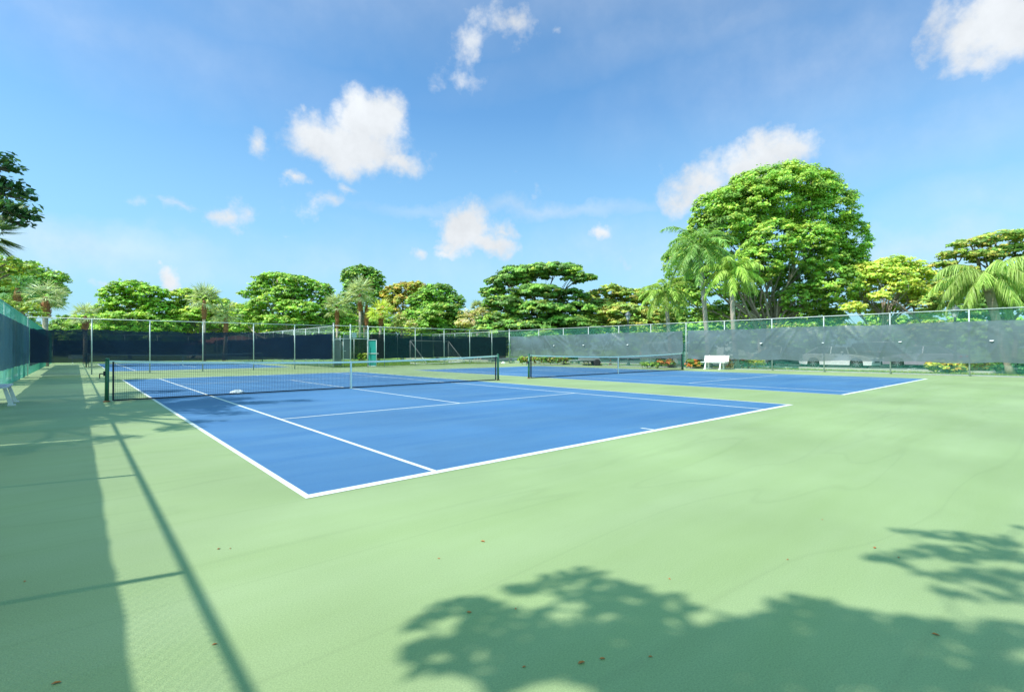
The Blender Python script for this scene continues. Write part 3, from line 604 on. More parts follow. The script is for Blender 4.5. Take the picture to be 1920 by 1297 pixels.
def queen_palm(label,D,foot,mid,top,nf,L,col,tr=(.17,.13),seed=0,hang=.8,shaft=.7,bulge=False,nl=46,els=(-.15,1.25),lw=.035,ll=.62):
    base=gp(foot,D); root=empty('queen_palm',tuple(base)); tag(root,label,'palm','feather palms behind the right fence')
    P2=wp(*top,D)-base; P1=wp(*mid,D)-base; P0=np.array([0,0,-.05]); pts=[];rs=[]
    for i in range(13):
        t=i/12; # quadratic through three points (P1 at .6)
        a=((1-t)*(.6-t)/.6); c_=t*(t-.6)/.4; b_=t*(1-t)/(.6*.4); pts.append(P0*a+P1*b_+P2*c_); r=tr[0]*(1-t)+tr[1]*t
        if i==0: r*=1.5
        rs.append(r*(1+.05*(i%2)))
    b=MB(); b.tube(pts,rs,12); b.build('trunk',PALMT,root,True)
    ax=P2-np.array(pts[-2]); ax/=np.linalg.norm(ax); b=MB(); b.tube([P2-ax*.15,P2+ax*shaft*.3,P2+ax*shaft],[tr[1]*1.15,tr[1]*1.5 if bulge else tr[1]*1.25,.05],10); b.build('crownshaft',BARKP if not bulge else PALMT,root,True)
    c=P2+ax*shaft*.75; st=rng.uniform(0,6)
    for k in range(nf):
        az=st+k*2.39996; el=els[0]+(els[1]-els[0])*((k+.5)/nf)
        frond(root,c,az,el,L*rng.uniform(.85,1.1),np.array(col)*rng.uniform(.8,1.25),hang=hang,nl=nl,droop=rng.uniform(.8,1.2),lw=lw,ll=ll)
    return root
QC=(.22,.33,.09)
q1=queen_palm('shortest of the three queen palms, with orange fruit, left of the group',36,1259,(1254,620),(1248,562),20,2.6,(.25,.36,.08),(.15,.12),els=(-.3,1.2),lw=.05,nl=56,hang=.6)
q2=queen_palm('tallest of the three queen palms in front of the domed tree',34,1330,(1323,600),(1314,490),26,3.2,(.18,.30,.09),(.17,.13),shaft=1.1,els=(-.35,1.3),lw=.05,nl=60,hang=.55,ll=.72)
q3=queen_palm('queen palm with drooping lime fronds, rightmost of the group of three',32.5,1383,(1375,610),(1372,528),17,2.6,(.30,.42,.09),(.17,.13),shaft=.8,hang=1.1,els=(-.1,1.4),ll=.72,lw=.05,nl=56)
q4=queen_palm('large leaning queen palm with swollen trunk at the right edge',25,1895,(1868,600),(1853,540),24,2.6,(.25,.35,.09),(.15,.19),shaft=.6,bulge=True,hang=2.0,nl=90,ll=.9,els=(.0,1.15),lw=.03)
def fruit(root,x,y,D):
    base=np.array(root.location); c=wp(x,y,D)-base; b=MB()
    for k in range(60):
        v=rng.normal(0,1,3)*np.array([.22,.22,.25]); p=c+v; b.lathe([(.005,-.03),(.03,0),(.005,.03)],tuple(p),5)
    b.build('fruit_cluster',mat('orange_fruit',(.75,.25,.05),.5,.2,9),root)
fruit(q1,1265,562,36)
def sabal(label,D,cx,cy,rpx,foot=None,boot=(.30,1.2),tr=.16,col=(.24,.34,.12),nf=34,group='sabal palms beyond the far court'):
    s=D/F; foot=cx if foot is None else foot; base=gp(foot,D); root=empty('sabal_palm',tuple(base)); tag(root,label,'palm',group)
    c=wp(cx,cy,D)-base; R=rpx*s; b=MB(); tp=c-np.array([0,0,R*.35]); m_=tp*.5+rng.normal(0,.1,3)*np.array([1,1,0])
    zb=tp[2]-boot[1]*.5
    low=np.array([tp[0]*.8,tp[1]*.8,max(.3,tp[2]-boot[1])])
    b.tube([(0,0,-.1),(low[0]*.5,low[1]*.5,low[2]*.5),low],[tr*1.1,tr*.85,tr*.85],9); b.build('trunk',PALMT,root,True)
    b=MB(); b.tube([low,low*.5+tp*.5,tp,c],[tr*.9,tr*1.3,tr*1.3,tr*.6],9)
    for k in range(40):
        t=rng.random(); q=low*(1-t)+tp*t; a=rng.uniform(0,2*PI); b.bar(q+np.array([math.cos(a)*tr*1.2,math.sin(a)*tr*1.2,0]),q+np.array([math.cos(a)*tr*1.9,math.sin(a)*tr*1.9,.22]),.04,4,.02)
    b.build('boots',BOOT,root)
    A=[];B=[]
    for k in range(nf):
        az=rng.uniform(0,2*PI); el=rng.uniform(-.7,1.3); d=np.array([math.cos(az)*math.cos(el),math.sin(az)*math.cos(el),math.sin(el)])
        pt=c+d*R*rng.uniform(.35,.6); sd=np.cross(d,[0,0,1.]); sd/=np.linalg.norm(sd)+1e-9; up=np.cross(sd,d)
        for j in range(17):
            th=(j-8)/8*1.7; v=d*math.cos(th)+sd*math.sin(th)+up*rng.uniform(-.1,.15)+np.array([0,0,-.25*abs(math.sin(th))-.15]); v/=np.linalg.norm(v)
            A.append(pt);B.append(pt+v*R*rng.uniform(.45,.62))
    A=np.array(A);B=np.array(B);C=np.array(col)*1.6*rng.uniform(.6,1.5,(len(A),1))
    strips('crown',A,B,np.full(len(A),max(.045,.0011*D)),C,root,droop=np.array([0,0,.05])); return root
SP=(.34,.38,.24)
sabal('sabal palm with rust red trunk in front of the big left tree',42,85,556,44,boot=(.3,1.1),tr=.22,col=SP)
sabal('short sabal palm with rust red trunk against the left end of the far screen',50,160,592,30,boot=(.3,1.0),tr=.2,col=SP)
sabal('pale sabal palm with orange brown trunk among the left light green trees',60,383,562,34,boot=(.3,1.6),tr=.2,col=SP)
sabal('lower sabal palm just right of the pale one, against the fig tree',62,424,590,32,foot=420,boot=(.3,1.8),tr=.2,col=SP)
sabal('sabal palm above the left gate post',60,632,575,30,boot=(.3,1.9),tr=.16,col=SP)
sabal('tall sabal palm above the gateway, its crown under the dark tree',60,675,548,36,boot=(.3,1.5),tr=.18,col=SP)
sabal('second trunked sabal palm tucked beside the tall one above the gateway',61,688,572,24,foot=680,boot=(.3,2.4),tr=.17,col=(.22,.32,.1))
sabal('lime sabal palm right of the open gate leaf',58,715,586,30,foot=709,boot=(.3,.9),tr=.18,col=(.42,.48,.12))
sabal('small sabal palm low behind the pale pink shrub tree',80,895,578,18,boot=(.3,.9),tr=.2,col=SP)
sabal('sabal palm at the far left edge above the fence rail',46,32,540,38,boot=(.3,1.2),tr=.2,col=(.16,.28,.14))
# ------------------------------------------------------------------ near trees on the left: overhang and shade
SX,SY=.807,-.2017     # shadow drift per metre of height
def shade_blobs(lst):
    out=[]
    for gx,gy,h,r in lst: out.append((np.array([gx-SX*h,gy-SY*h,h]),(r,r,r*.45)))
    return out
def near_tree(label,base,bl,cols,leaf,dens,fork,extra=(),tr=.2,sub=.4,smin=.3,thin=1.):
    base=np.array(base,float); root=empty('shade_tree',tuple(base)); tag(root,label,'tree','near trees outside the left fence')
    blobs=shade_blobs(bl)+[(np.array(c),r) for c,r in extra]
    b=MB(); f=np.array(fork,float)-base; pts=limb(b,(0,0,-.1),f,tr,tr*.75,.03,5,12)
    for c,rad in blobs:
        e=c-base; m_=limb(b,f,e,tr*.45*thin**1.3,.025*thin,.08,5,7)
        for k in range(4):
            v=rng.normal(size=3)*np.array([1,1,.3]); v/=np.linalg.norm(v); limb(b,m_[rng.integers(2,6)],e+v*np.array(rad)*.8,.02*thin,.006*thin,.1,4,5)
    b.build('trunk',BARK,root,True); crown_build(root,base,blobs,dens,leaf,cols,sub=sub,fill=.2,flat=.5,smin=smin,bright=1.3); return root
DK=[(.03,.09,.03),(.05,.13,.035),(.08,.17,.04)]
# foreground shade: (ground x, ground y, height of the leaves, radius)
fgp=[(1060,1118,.07),(1105,1142,.08),(1020,1145,.05),(1080,1075,.10),(1040,1090,.1),(1110,1085,.1),(990,1105,.08),(960,1105,.06),(1140,1100,.1),(1180,1105,.08),(1210,1115,.06),(1090,1115,.08),(1130,1125,.12),(1170,1130,.12),(1220,1140,.12),(1270,1125,.08),(1290,1140,.06),(1190,1155,.14),(1240,1160,.12),
(880,1130,.08),(850,1140,.1),(900,1140,.1),(820,1150,.08),(790,1165,.07),(930,1150,.12),(960,1165,.14),(1000,1175,.12),(880,1165,.06),(840,1205,.12),(800,1215,.09),(770,1220,.07),(870,1195,.08),(900,1210,.1),(940,1200,.12),(850,1240,.08),(800,1250,.06),(980,1210,.14),
(1030,1200,.16),(1080,1190,.16),(1120,1210,.2),(1170,1200,.18),(1230,1200,.2),(1290,1210,.18),(1340,1200,.14),(1390,1190,.14),(1440,1180,.14),(1400,1165,.08),(1360,1160,.06),(1480,1150,.12),(1520,1140,.12),(1500,1120,.06),(1460,1128,.05),(1550,1130,.06),(1560,1160,.16),(1620,1165,.14),(1680,1175,.15),(1740,1180,.14),(1800,1185,.14),(1860,1190,.14),(1910,1190,.15),(1500,1190,.2),(1560,1210,.25),(1640,1220,.25),(1700,1230,.16),(1830,1230,.16),(1900,1250,.16),(1450,1230,.22),(1380,1240,.2),(1300,1250,.2),(1220,1250,.2),(1140,1250,.18),(1060,1240,.14),(1000,1245,.12),(960,1262,.12),(930,1282,.1),(1180,1290,.16),(1280,1285,.2),(1380,1285,.2),(1500,1280,.25),(1620,1285,.25),(1740,1285,.2),(1880,1290,.2),
(1690,995,.07),(1730,1000,.08),(1780,1005,.12),(1830,1008,.13),(1880,1015,.13),(1640,1045,.06),(1670,1045,.09),(1710,1035,.1),(1750,1030,.11),(1790,1040,.12),(1840,1035,.13),(1890,1040,.13),(1700,1060,.05),(1740,1075,.07),(1780,1080,.08),(1830,1075,.11),(1870,1090,.11),(1910,1080,.12),(1765,1108,.06),(1800,1118,.07),(1860,1115,.07),(1905,1120,.08),(1912,988,.06)]
fg=[]
for x,y,r_ in fgp:
    d=ray(x,y); p=CC-d*CC[2]/d[2]; fg.append((p[0],p[1],5.3+.0009*(x-1000)+rng.uniform(-.15,.15),r_*.95))
def front_tree(label,base,bl,fork):
    base=np.array(base,float); root=empty('shade_tree',tuple(base)); tag(root,label,'tree','near trees outside the left fence')
    P=[];Nn=[];S=[];C=[]; cen=[(c,rad[0]) for c,rad in shade_blobs(bl)]; f=np.array(fork,float)
    for c,R in cen:
        n=max(10,int(2.6*PI*R*R/.0030)); a=rng.uniform(0,2*PI,n); q=R*np.sqrt(rng.uniform(0,1,n))
        P.append(np.stack([c[0]+q*np.cos(a),c[1]+q*np.sin(a),c[2]+rng.uniform(-.5,.5,n)*R*.8],1)); v=rng.normal(0,.45,(n,3))+np.array([-.3,0,1]); Nn.append(v/np.linalg.norm(v,axis=1,keepdims=True))
        S.append(rng.uniform(.035,.06,n)); C.append(np.array([.06,.14,.035])*rng.uniform(.7,1.4,(n,1)))
    leaf_mesh('crown',np.concatenate(P)-base,np.concatenate(Nn),np.concatenate(S),np.concatenate(C),root)
    b=MB(); limb(b,(0,0,-.1),f-base,.18,.12,.03,5,12); att=[(f,0.045)]
    for c,R in sorted(cen,key=lambda t:np.linalg.norm(t[0]-f)):
        k=min(range(len(att)),key=lambda i:np.linalg.norm(att[i][0]-c)*(1+.15*(i==0))); rr=max(.006,att[k][1]*.86)
        limb(b,att[k][0]-base,c-base,att[k][1]*.95,rr,.05,3,6); att.append((c,rr))
    b.build('trunk',BARK,root,True); return root
front_tree('leafy tree outside the left fence beside the camera, shading the foreground',(-5.3,-2.9,0),fg,(-4.6,-2.7,4.4))
# shade across the left net post, and the dark branch tips seen at the left edge
mg=[]
for k in range(44):
    gx=rng.uniform(-3.2,1.3); gy=rng.uniform(5.2,16.5); 
    if (gx>-.4 and (gy<6.2 or gy>13.0)) or gy>15 or (gx<-2.2 and gy>13): continue
    mg.append((gx,gy,7.2+rng.uniform(-.6,.8),rng.uniform(.5,.85)))
mg+=[(1.6,9.3,7.4,.5),(2.1,9.0,7.6,.42),(2.7,8.9,7.8,.3),(1.7,10.6,7.5,.45),(1.2,11.2,7.3,.5),(-.3,5.6,7,.4),(.1,6.2,7.1,.3),(-1.2,5.0,6.8,.4),(-2.2,4.7,6.6,.5),(.7,7.2,7.2,.4)]
def sky_at(x,y,D,r): return (wp(x,y,D),r)
ex=[sky_at(-5,305,10.5,(.2,.3,.16)),sky_at(12,318,10.5,(.13,.2,.07)),sky_at(22,355,10.5,(.2,.3,.08)),sky_at(5,345,10.5,(.2,.3,.1)),sky_at(38,372,10.5,(.1,.15,.06)),sky_at(5,385,10,(.22,.3,.16)),sky_at(28,395,10,(.16,.2,.12)),sky_at(45,408,10,(.12,.15,.09)),sky_at(38,422,10,(.07,.1,.08)),sky_at(-30,350,10.3,(.4,.4,.4)),sky_at(-60,380,10.3,(.5,.6,.5))]
near_tree('dark branched tree overhanging the left fence, leaf tips at the left edge of the sky',(-5.9,10.5,0),mg,DK,.075,360,(-5.2,10.3,4.6),extra=ex,tr=.24,sub=.42)
near_tree('tree outside the left fence farther back, shading the court behind the first net',(-6.5,25.2,0),
   [(x,y,4.4+rng.uniform(-.4,.4),.75) for x in np.arange(-3.5,1.0,.95) for y in (22.6,24.0,25.4,26.8) if not (x>0 and y>25)],G2,.13,110,(-6.0,25.2,3.0),tr=.2)
near_tree('low leafy tree outside the left fence far down by the far court',(-7.0,44,0),
   [(x,y,4.2+rng.uniform(-.4,.5),.9) for x in np.arange(-4.0,-.5,1.1) for y in (43,45,47)],G2,.16,70,(-6.6,44,3.0),tr=.2)
# palm with its fronds poking in at the left edge
pb=np.array([-4.6,14.6,0.]); pr=empty('fan_palm',tuple(pb)); tag(pr,'fan palm outside the left fence with spiky leaf tips poking into view','palm')
pc=wp(-38,436,14.0)-pb; b=MB(); b.tube([(0,0,-.1),(pc[0]*.4,pc[1]*.4,pc[2]*.5),pc-np.array([0,0,.2])],[.2,.16,.15],10); b.build('trunk',PALMT,pr,True)
A=[];B=[]
for k in range(30):
    az=rng.uniform(0,2*PI); el=rng.uniform(-.8,.9); d=np.array([math.cos(az)*math.cos(el),math.sin(az)*math.cos(el),math.sin(el)]); pt=pc+d*.45; sd=np.cross(d,[0,0,1.]); sd/=np.linalg.norm(sd)
    for j in range(25):
        th=(j-12)/12*1.6; v=d*math.cos(th)+sd*math.sin(th)+np.array([0,0,-.1]); v/=np.linalg.norm(v); A.append(pt);B.append(pt+v*rng.uniform(.5,.62))
A=np.array(A);B=np.array(B); strips('crown',A,B,np.full(len(A),.022),np.array([.14,.22,.08])*rng.uniform(.5,1.5,(len(A),1)),pr)
# planting seen under the left windscreen
hedge('light green bushes outside the left fence, seen through the gap under the screen',24,-120,30,640,700,G2,.1,200,n=4)
# ------------------------------------------------------------------ lamps
def lamp(label,D,x,ytop,k=1.0):
    base=gp(x,D); root=empty('street_lamp',tuple(base)); tag(root,label,'street lamp','lantern lamps in the car park'); H=wp(x,ytop,D)[2]
    mm=mat('grey_lamp_paint',(.10,.12,.14),.45,.15,6)
    b=MB(); b.lathe([(.16,0),(.16,.08),(.09,.2),(.08,.9),(.055,1.0),(.05,H-.85),(.09,H-.83),(.05,H-.76),(.08,H-.70)],(0,0,0),14); b.build('pole',mm,root,True)
    b=MB(); b.lathe([(.10,H-.70),(.19,H-.36),(.19,H-.35)],(0,0,0),8); b.build('glass',mat('lamp_glass',(.55,.58,.6),.15,.03,4),root)
    b=MB(); b.lathe([(.28,H-.35),(.27,H-.31),(.13,H-.15),(.10,H-.08),(.03,H-.06),(.02,H)],(0,0,0),12)
    for j in range(4):
        a=PI/4+j*PI/2; b.bar((.105*math.cos(a),.105*math.sin(a),H-.70),(.2*math.cos(a),.2*math.sin(a),H-.35),.012,4)
    b.build('cap',mm,root,True)
lamp('slim lantern street lamp between the yellow green tree and the short palm',40,1178,583)
lamp('lantern street lamp just left of the leaning palm, its cap above the fence rail',28,1791,571)
# ------------------------------------------------------------------ traffic cone
cb=gp(1144.5,39.5); cr=empty('traffic_cone',(cb[0],cb[1],-.03)); tag(cr,'small orange traffic cone under the windscreen near the right net','traffic cone')
OR=mat('cone_orange',(.85,.14,.03),.5,.08,6)
b=MB(); b.lathe([(.13,.03),(.085,.22)],(0,0,0),16); b.lathe([(.065,.31),(.03,.5)],(0,0,0),16); b.build('cone',OR,cr,True)
b=MB(); b.lathe([(.0845,.22),(.0655,.31)],(0,0,0),16); b.build('white_band',WHITE,cr,True)
b=MB(); b.box(-.17,.17,-.17,.17,0,.03); b.build('base',OR,cr,bevel=.006)
# ------------------------------------------------------------------ cars
RUB=mat('tyre_rubber',(.02,.02,.022),.85,.1,9); RIM=mat('alloy_rim',(.5,.52,.54),.3,.08,6,metal=.8); GLS=mat('car_glass',(.02,.03,.035),.08,.05,3,spec=.8)
RED=mat('red_lens',(.6,.03,.02),.2,.05,5); HLM=mat('headlight_lens',(.7,.73,.75),.12,.04,5); BLK=mat('black_trim',(.02,.022,.025),.6,.1,6)
def car(label,loc,rz,col,kind='sedan',L=4.7,W=1.82,H=1.45,plat=None,cname='parked_car'):
    root=empty(cname,loc,rz); tag(root,label,'car','cars in the car park'); paint=mat('car_paint',col,.28,.03,1.5,coat=.6,metal=.2)
    hl=L/2; zb=.22
    if kind=='sedan':
        lower=[(-hl,.40),(-hl+.02,.70),(-hl+.10,.92),(-hl+.75,.98),(hl-1.35,.95),(hl-.45,.82),(hl-.08,.68),(hl,.45),(hl-.03,zb+.03)]
        roof=[(-hl+.45,.96),(-hl+1.15,H-.05),(-hl+1.6,H),(.25,H),(.65,H-.06),(hl-1.35,.95)]
    else:
        lower=[(-hl,.45),(-hl+.01,1.05),(-hl+.04,1.12),(hl-1.45,1.10),(hl-.5,1.02),(hl-.08,.88),(hl,.5),(hl-.03,zb+.05)]
        roof=[(-hl+.05,1.12),(-hl+.22,H-.06),(-hl+.5,H),(hl-2.35,H),(hl-2.0,H-.06),(hl-1.45,1.10)]
    xw=(-hl+.95,hl-.88); R=.33 if kind=='sedan' else .37
    # body side outline with wheel arches
    prof=[(-hl+.05,zb)]
    for xc in xw:
        for k in range(9): a=PI-PI*k/8; prof.append((xc+(R+.06)*math.cos(a),max(zb,R+(R+.06)*math.sin(a)) if k not in(0,8) else zb))
    prof+=[(hl-.03,zb)]+lower[::-1][1:]
    def loft(out,ys):
        b=MB(); n=len(out); vs=[]
        for (y,kz,kx) in ys:
            for x,z in out: vs.append((x*kx,y,zb+(z-zb)*kz if z>zb else z))
        fs=[(i*n+k,i*n+(k+1)%n,(i+1)*n+(k+1)%n,(i+1)*n+k) for i in range(len(ys)-1) for k in range(n)]; fs+=[tuple(range(n))[::-1],tuple(range((len(ys)-1)*n,len(ys)*n))]
        b.add(vs,fs); return b
    w=W/2; loft(prof,[(-w+.02,.95,.985),(-w+.0,.9,.99),(-w+.10,1,1),(w-.10,1,1),(w-.0,.9,.99),(w-.02,.95,.985)][0:0] or [(-w,.97,.985),(-w+.12,1,1),(w-.12,1,1),(w,.97,.985)]).build('body',paint,root,bevel=.02)
    # cabin: glass volume with roof panel and pillars
    def sect(ins): return [(x,z) for x,z in roof]
    b=MB(); n=len(roof); vs=[]
    for sgn in(-1,1):
        for x,z in roof: 
            f=(z-.95)/(H-.95); vs.append((x,sgn*(w-.08-.2*max(0,f)),z))
    b.add(vs,[tuple(range(n))[::-1],tuple(range(n,2*n))]+[(k,(k+1)%n,n+(k+1)%n,n+k) for k in range(n)]); b.build('windows',GLS,root)
    b=MB(); rr=[q for q in roof if q[1]>H-.1]; vs=[]
    for sgn in(-1,1):
        for x,z in rr: vs.append((x,sgn*(w-.27),z+.012))
    m_=len(rr); vs+= [(x,y,z-.06) for x,y,z in vs]
    b.add(vs,[tuple(range(m_)),]+[(k,k+1,m_+k+1,m_+k) for k in range(m_-1)]+[(k,k+1,2*m_+k+1,2*m_+k) for k in range(m_-1)]+[(m_+k,m_+k+1,3*m_+k+1,3*m_+k) for k in range(m_-1)]); 
    b.f.pop(0); b.mi.pop(0); b.build('roof',paint,root)
    b=MB()
    for sgn in(-1,1):
        yb=sgn*(w-.075); yt=sgn*(w-.275)
        b.bar((roof[0][0],yb,roof[0][1]),(roof[1][0],yt,roof[1][1]),.035,4); b.bar((roof[-1][0],yb,roof[-1][1]),(roof[-2][0],yt,roof[-2][1]),.035,4)
        mid=(roof[1][0]+roof[-2][0])/2; b.bar((mid,yb,.97),(mid,yt,H-.03),.035,4)
        if kind!='sedan': b.bar((mid-1.1,yb,1.0),(mid-1.1,yt,H-.03),.04,4)
    b.build('pillars',paint,root)
    for xc in xw:
        for sgn in(-1,1):
            e=empty('wheel',(0,0,0)); 
            bpy.data.objects.remove(e)
            b=MB(); prof2=[(R*.62,-.10),(R*.93,-.11),(R,-.07),(R,.07),(R*.93,.11),(R*.62,.10)]; b.lathe(prof2,(0,0,0),24); wh=b.build('wheel',RUB,root,True); wh.location=(xc,sgn*(w-.11),R); wh.rotation_euler=(PI/2,0,0)
            b=MB(); b.lathe([(R*.62,-.085),(R*.62,.085)],(0,0,0),24)
            b2=MB(); b2.lathe([(R*.63,.0),(R*.63,.02),(R*.58,.02),(R*.56,.0)],(0,0,0),24)
            for zz in (.09,-.10):
                for k in range(7):
                    a=2*PI*k/7; b2.bar((R*.1*math.cos(a),R*.1*math.sin(a),zz),(R*.6*math.cos(a),R*.6*math.sin(a),zz),.03,4)
                b2.lathe([(R*.16,zz-.012),(R*.16,zz+.012)],(0,0,0),12)
            b2.build('rim',RIM,wh)
            b=MB(); b.lathe([(R*.61,-.06),(R*.61,.06)],(0,0,0),20); b.build('brake_disc',BLK,wh)
    for sgn in(-1,1):
        b=MB(); b.box(hl-.16,hl+.004,sgn*(w-.36)-.18,sgn*(w-.36)+.18,.60,.72); b.build('headlight',HLM,root,bevel=.02)
        b=MB(); zt=.72 if kind=='sedan' else .82; b.box(-hl-.006,-hl+.10,sgn*(w-.24)-.15,sgn*(w-.24)+.15,zt,zt+(.13 if kind=='sedan' else .26)); b.build('taillight',RED,root,bevel=.015)
        b=MB(); b.box(hl-1.75,hl-1.60,sgn*(w+.02)-.09*sgn-.0,sgn*(w+.10),1.0,1.12) if sgn>0 else b.box(hl-1.75,hl-1.60,-(w+.10),-(w-.04),1.0,1.12); b.build('mirror',paint,root,bevel=.02)
        for k in range(2):
            xx=-.25+k*.9 if kind=='sedan' else -.3+k*1.0; b=MB(); b.box(xx-.62,xx-.44,sgn*(w+.012)-.012,sgn*(w+.012)+.012,.78,.81); b.build('door_handle',BLK,root)
    b=MB(); b.box(hl-.03,hl+.006,-.45,.45,.40,.58); b.build('grille',BLK,root,bevel=.01)
    b=MB(); b.box(-hl+.1,hl-.1,-w+.12,w-.12,.14,zb+.02); b.build('underbody',BLK,root)
    if kind=='suv':
        b=MB()
        for sgn in(-1,1):
            b.bar((-hl+.5,sgn*(w-.30),H+.07),(hl-2.4,sgn*(w-.30),H+.07),.022,6)
            for x in (-hl+.5,-.4,hl-2.4): b.bar((x,sgn*(w-.30),H-.01),(x,sgn*(w-.30),H+.07),.02,6)
        b.build('roof_rail',WHITE,root)
    return root
def face(D,x): p=gp(x,D); return p
va=math.atan2(RT[1],RT[0])     # heading that shows a car's full flank, nose to the right
p=gp(1268,37.5); car('white sports utility vehicle behind the screen, left of the two tall palms',(p[0],p[1],-.03),va+.05,(.78,.79,.80),'suv',5.0,1.95,1.74)
p=gp(1572,34.0); car('silver sedan parked behind the right windscreen, its wheels showing below',(p[0],p[1],-.03),va-.9,(.72,.74,.75),'sedan',4.4,1.75)
p=gp(1478,39); car('dark green sedan parked beyond and left of the silver one',(p[0],p[1],-.03),va-.8,(.03,.07,.07),'sedan')
p=gp(1672,35.5); car('dark sports utility vehicle parked right of the silver sedan',(p[0],p[1],-.03),va-.8,(.02,.05,.05),'suv',4.8,1.9,1.7)
p=gp(1732,33.5); car('low grey car behind the golden plant bed at right',(p[0],p[1],-.03),va+2.2,(.32,.30,.36),'sedan',4.2)
p=gp(1112,40.0); tl=empty('trailer',(p[0],p[1],-.03),va); tag(tl,'low flat utility trailer with pale wheels behind the low hedge and cone','trailer')
b=MB(); b.box(-1.1,1.1,-.6,.6,.42,.50); b.box(-1.1,1.1,-.6,-.57,.50,.66); b.box(-1.1,1.1,.57,.6,.50,.66); b.build('deck',mat('grey_deck',(.25,.26,.29),.6,.1,4),tl)
b=MB(); b.bar((-1.1,0,.44),(-1.95,0,.42),.035,6); b.build('drawbar',GALV,tl)
for sgn in(-1,1):
    b=MB(); b.lathe([(.17,-.08),(.26,-.08),(.27,-.04),(.27,.04),(.26,.08),(.17,.08)],(0,0,0),20); wh=b.build('wheel',RUB,tl,True); wh.location=(.2,sgn*.70,.27); wh.rotation_euler=(PI/2,0,0)
    b=MB(); b.lathe([(.175,-.07),(.175,.07)],(0,0,0),20); b.build('rim',WHITE,wh)
# ------------------------------------------------------------------ houses
def house(label,D,x0,x1,rz,wallc,roofc,H=2.8,dep=9,rh=2.2):
    a=gp(x0,D);c=gp(x1,D); mid=(a+c)/2; Lh=np.linalg.norm(c-a); root=empty('house',tuple(mid),rz); tag(root,label,'house','low houses beyond the courts')
    wm=mat('stucco',wallc,.85,.06,2,bump=.1); rm=mat('roof_tiles',roofc,.8,.2,3,bump=.5,bscale=8); h=Lh/2
    b=MB(); b.box(-h,h,0,dep,-.1,H); b.build('wall',wm,root)
    b=MB(); e=.5; vs=[(-h-e,-e,H),(h+e,-e,H),(h+e,dep+e,H),(-h-e,dep+e,H),(-h+dep*.35,dep/2,H+rh),(h-dep*.35,dep/2,H+rh)]; b.add(vs,[(0,1,5,4),(1,2,5),(2,3,4,5),(3,0,4),(3,2,1,0)]); b.build('roof',rm,root)
    n=max(2,int(Lh/3.2))
    for k in range(n):
        x=-h+(k+.5)*Lh/n; b=MB(); b.box(x-.65,x+.65,-.06,.02,.9,2.2); f_=b.build('window',WHITE,root)
        b=MB(); b.box(x-.56,x-.03,-.075,-.0,.98,2.12); b.box(x+.03,x+.56,-.075,-.0,.98,2.12); b.build('pane',GLS,f_)
    return root
house('low house with terracotta tiled roof behind the orange booted palms',90,350,465,va,(.75,.73,.70),(.42,.16,.11),H=2.3,rh=1.7)
house('pale low house glimpsed beyond the fence behind the two tall palms',95,1380,1500,va,(.8,.8,.8),(.5,.45,.42),H=3.3,rh=1.6)
# ------------------------------------------------------------------ light and sky
AZ=math.atan2(-SX,-SY)            # sun direction: from -X, slightly +Y
sd=np.array([-SX,-SY,1.0]); sd/=np.linalg.norm(sd); ELV=math.asin(sd[2])
su=bpy.data.lights.new('sun','SUN'); su.energy=4.2; su.angle=math.radians(.58); su.color=(1,.955,.87)
so=bpy.data.objects.new('sun',su); link(so); so.rotation_euler=Vector(tuple(sd)).to_track_quat('Z','Y').to_euler(); so.location=(-20,5,25)
w=bpy.data.worlds.new('World'); sc.world=w; w.use_nodes=True; nt=w.node_tree; nt.nodes.clear(); L=nt.links.new
out=N(nt,'ShaderNodeOutputWorld'); bg=N(nt,'ShaderNodeBackground'); L(bg.outputs[0],out.inputs[0])
SKYS=.14; bg.inputs[1].default_value=SKYS
sk=N(nt,'ShaderNodeTexSky'); sk.sky_type='NISHITA'; sk.sun_disc=False; sk.sun_elevation=ELV; sk.sun_rotation=math.atan2(sd[0],sd[1]); sk.altitude=0; sk.air_density=1.0; sk.dust_density=.6; sk.ozone_density=1.6
tc=N(nt,'ShaderNodeTexCoord')
n1=N(nt,'ShaderNodeTexNoise'); n1.inputs['Scale'].default_value=9; n1.inputs['Detail'].default_value=9; n1.inputs['Roughness'].default_value=.6; L(tc.outputs['Generated'],n1.inputs[0])
n2=N(nt,'ShaderNodeTexNoise'); n2.inputs['Scale'].default_value=20; n2.inputs['Detail'].default_value=9; n2.inputs['Roughness'].default_value=.6; L(tc.outputs['Generated'],n2.inputs[0])
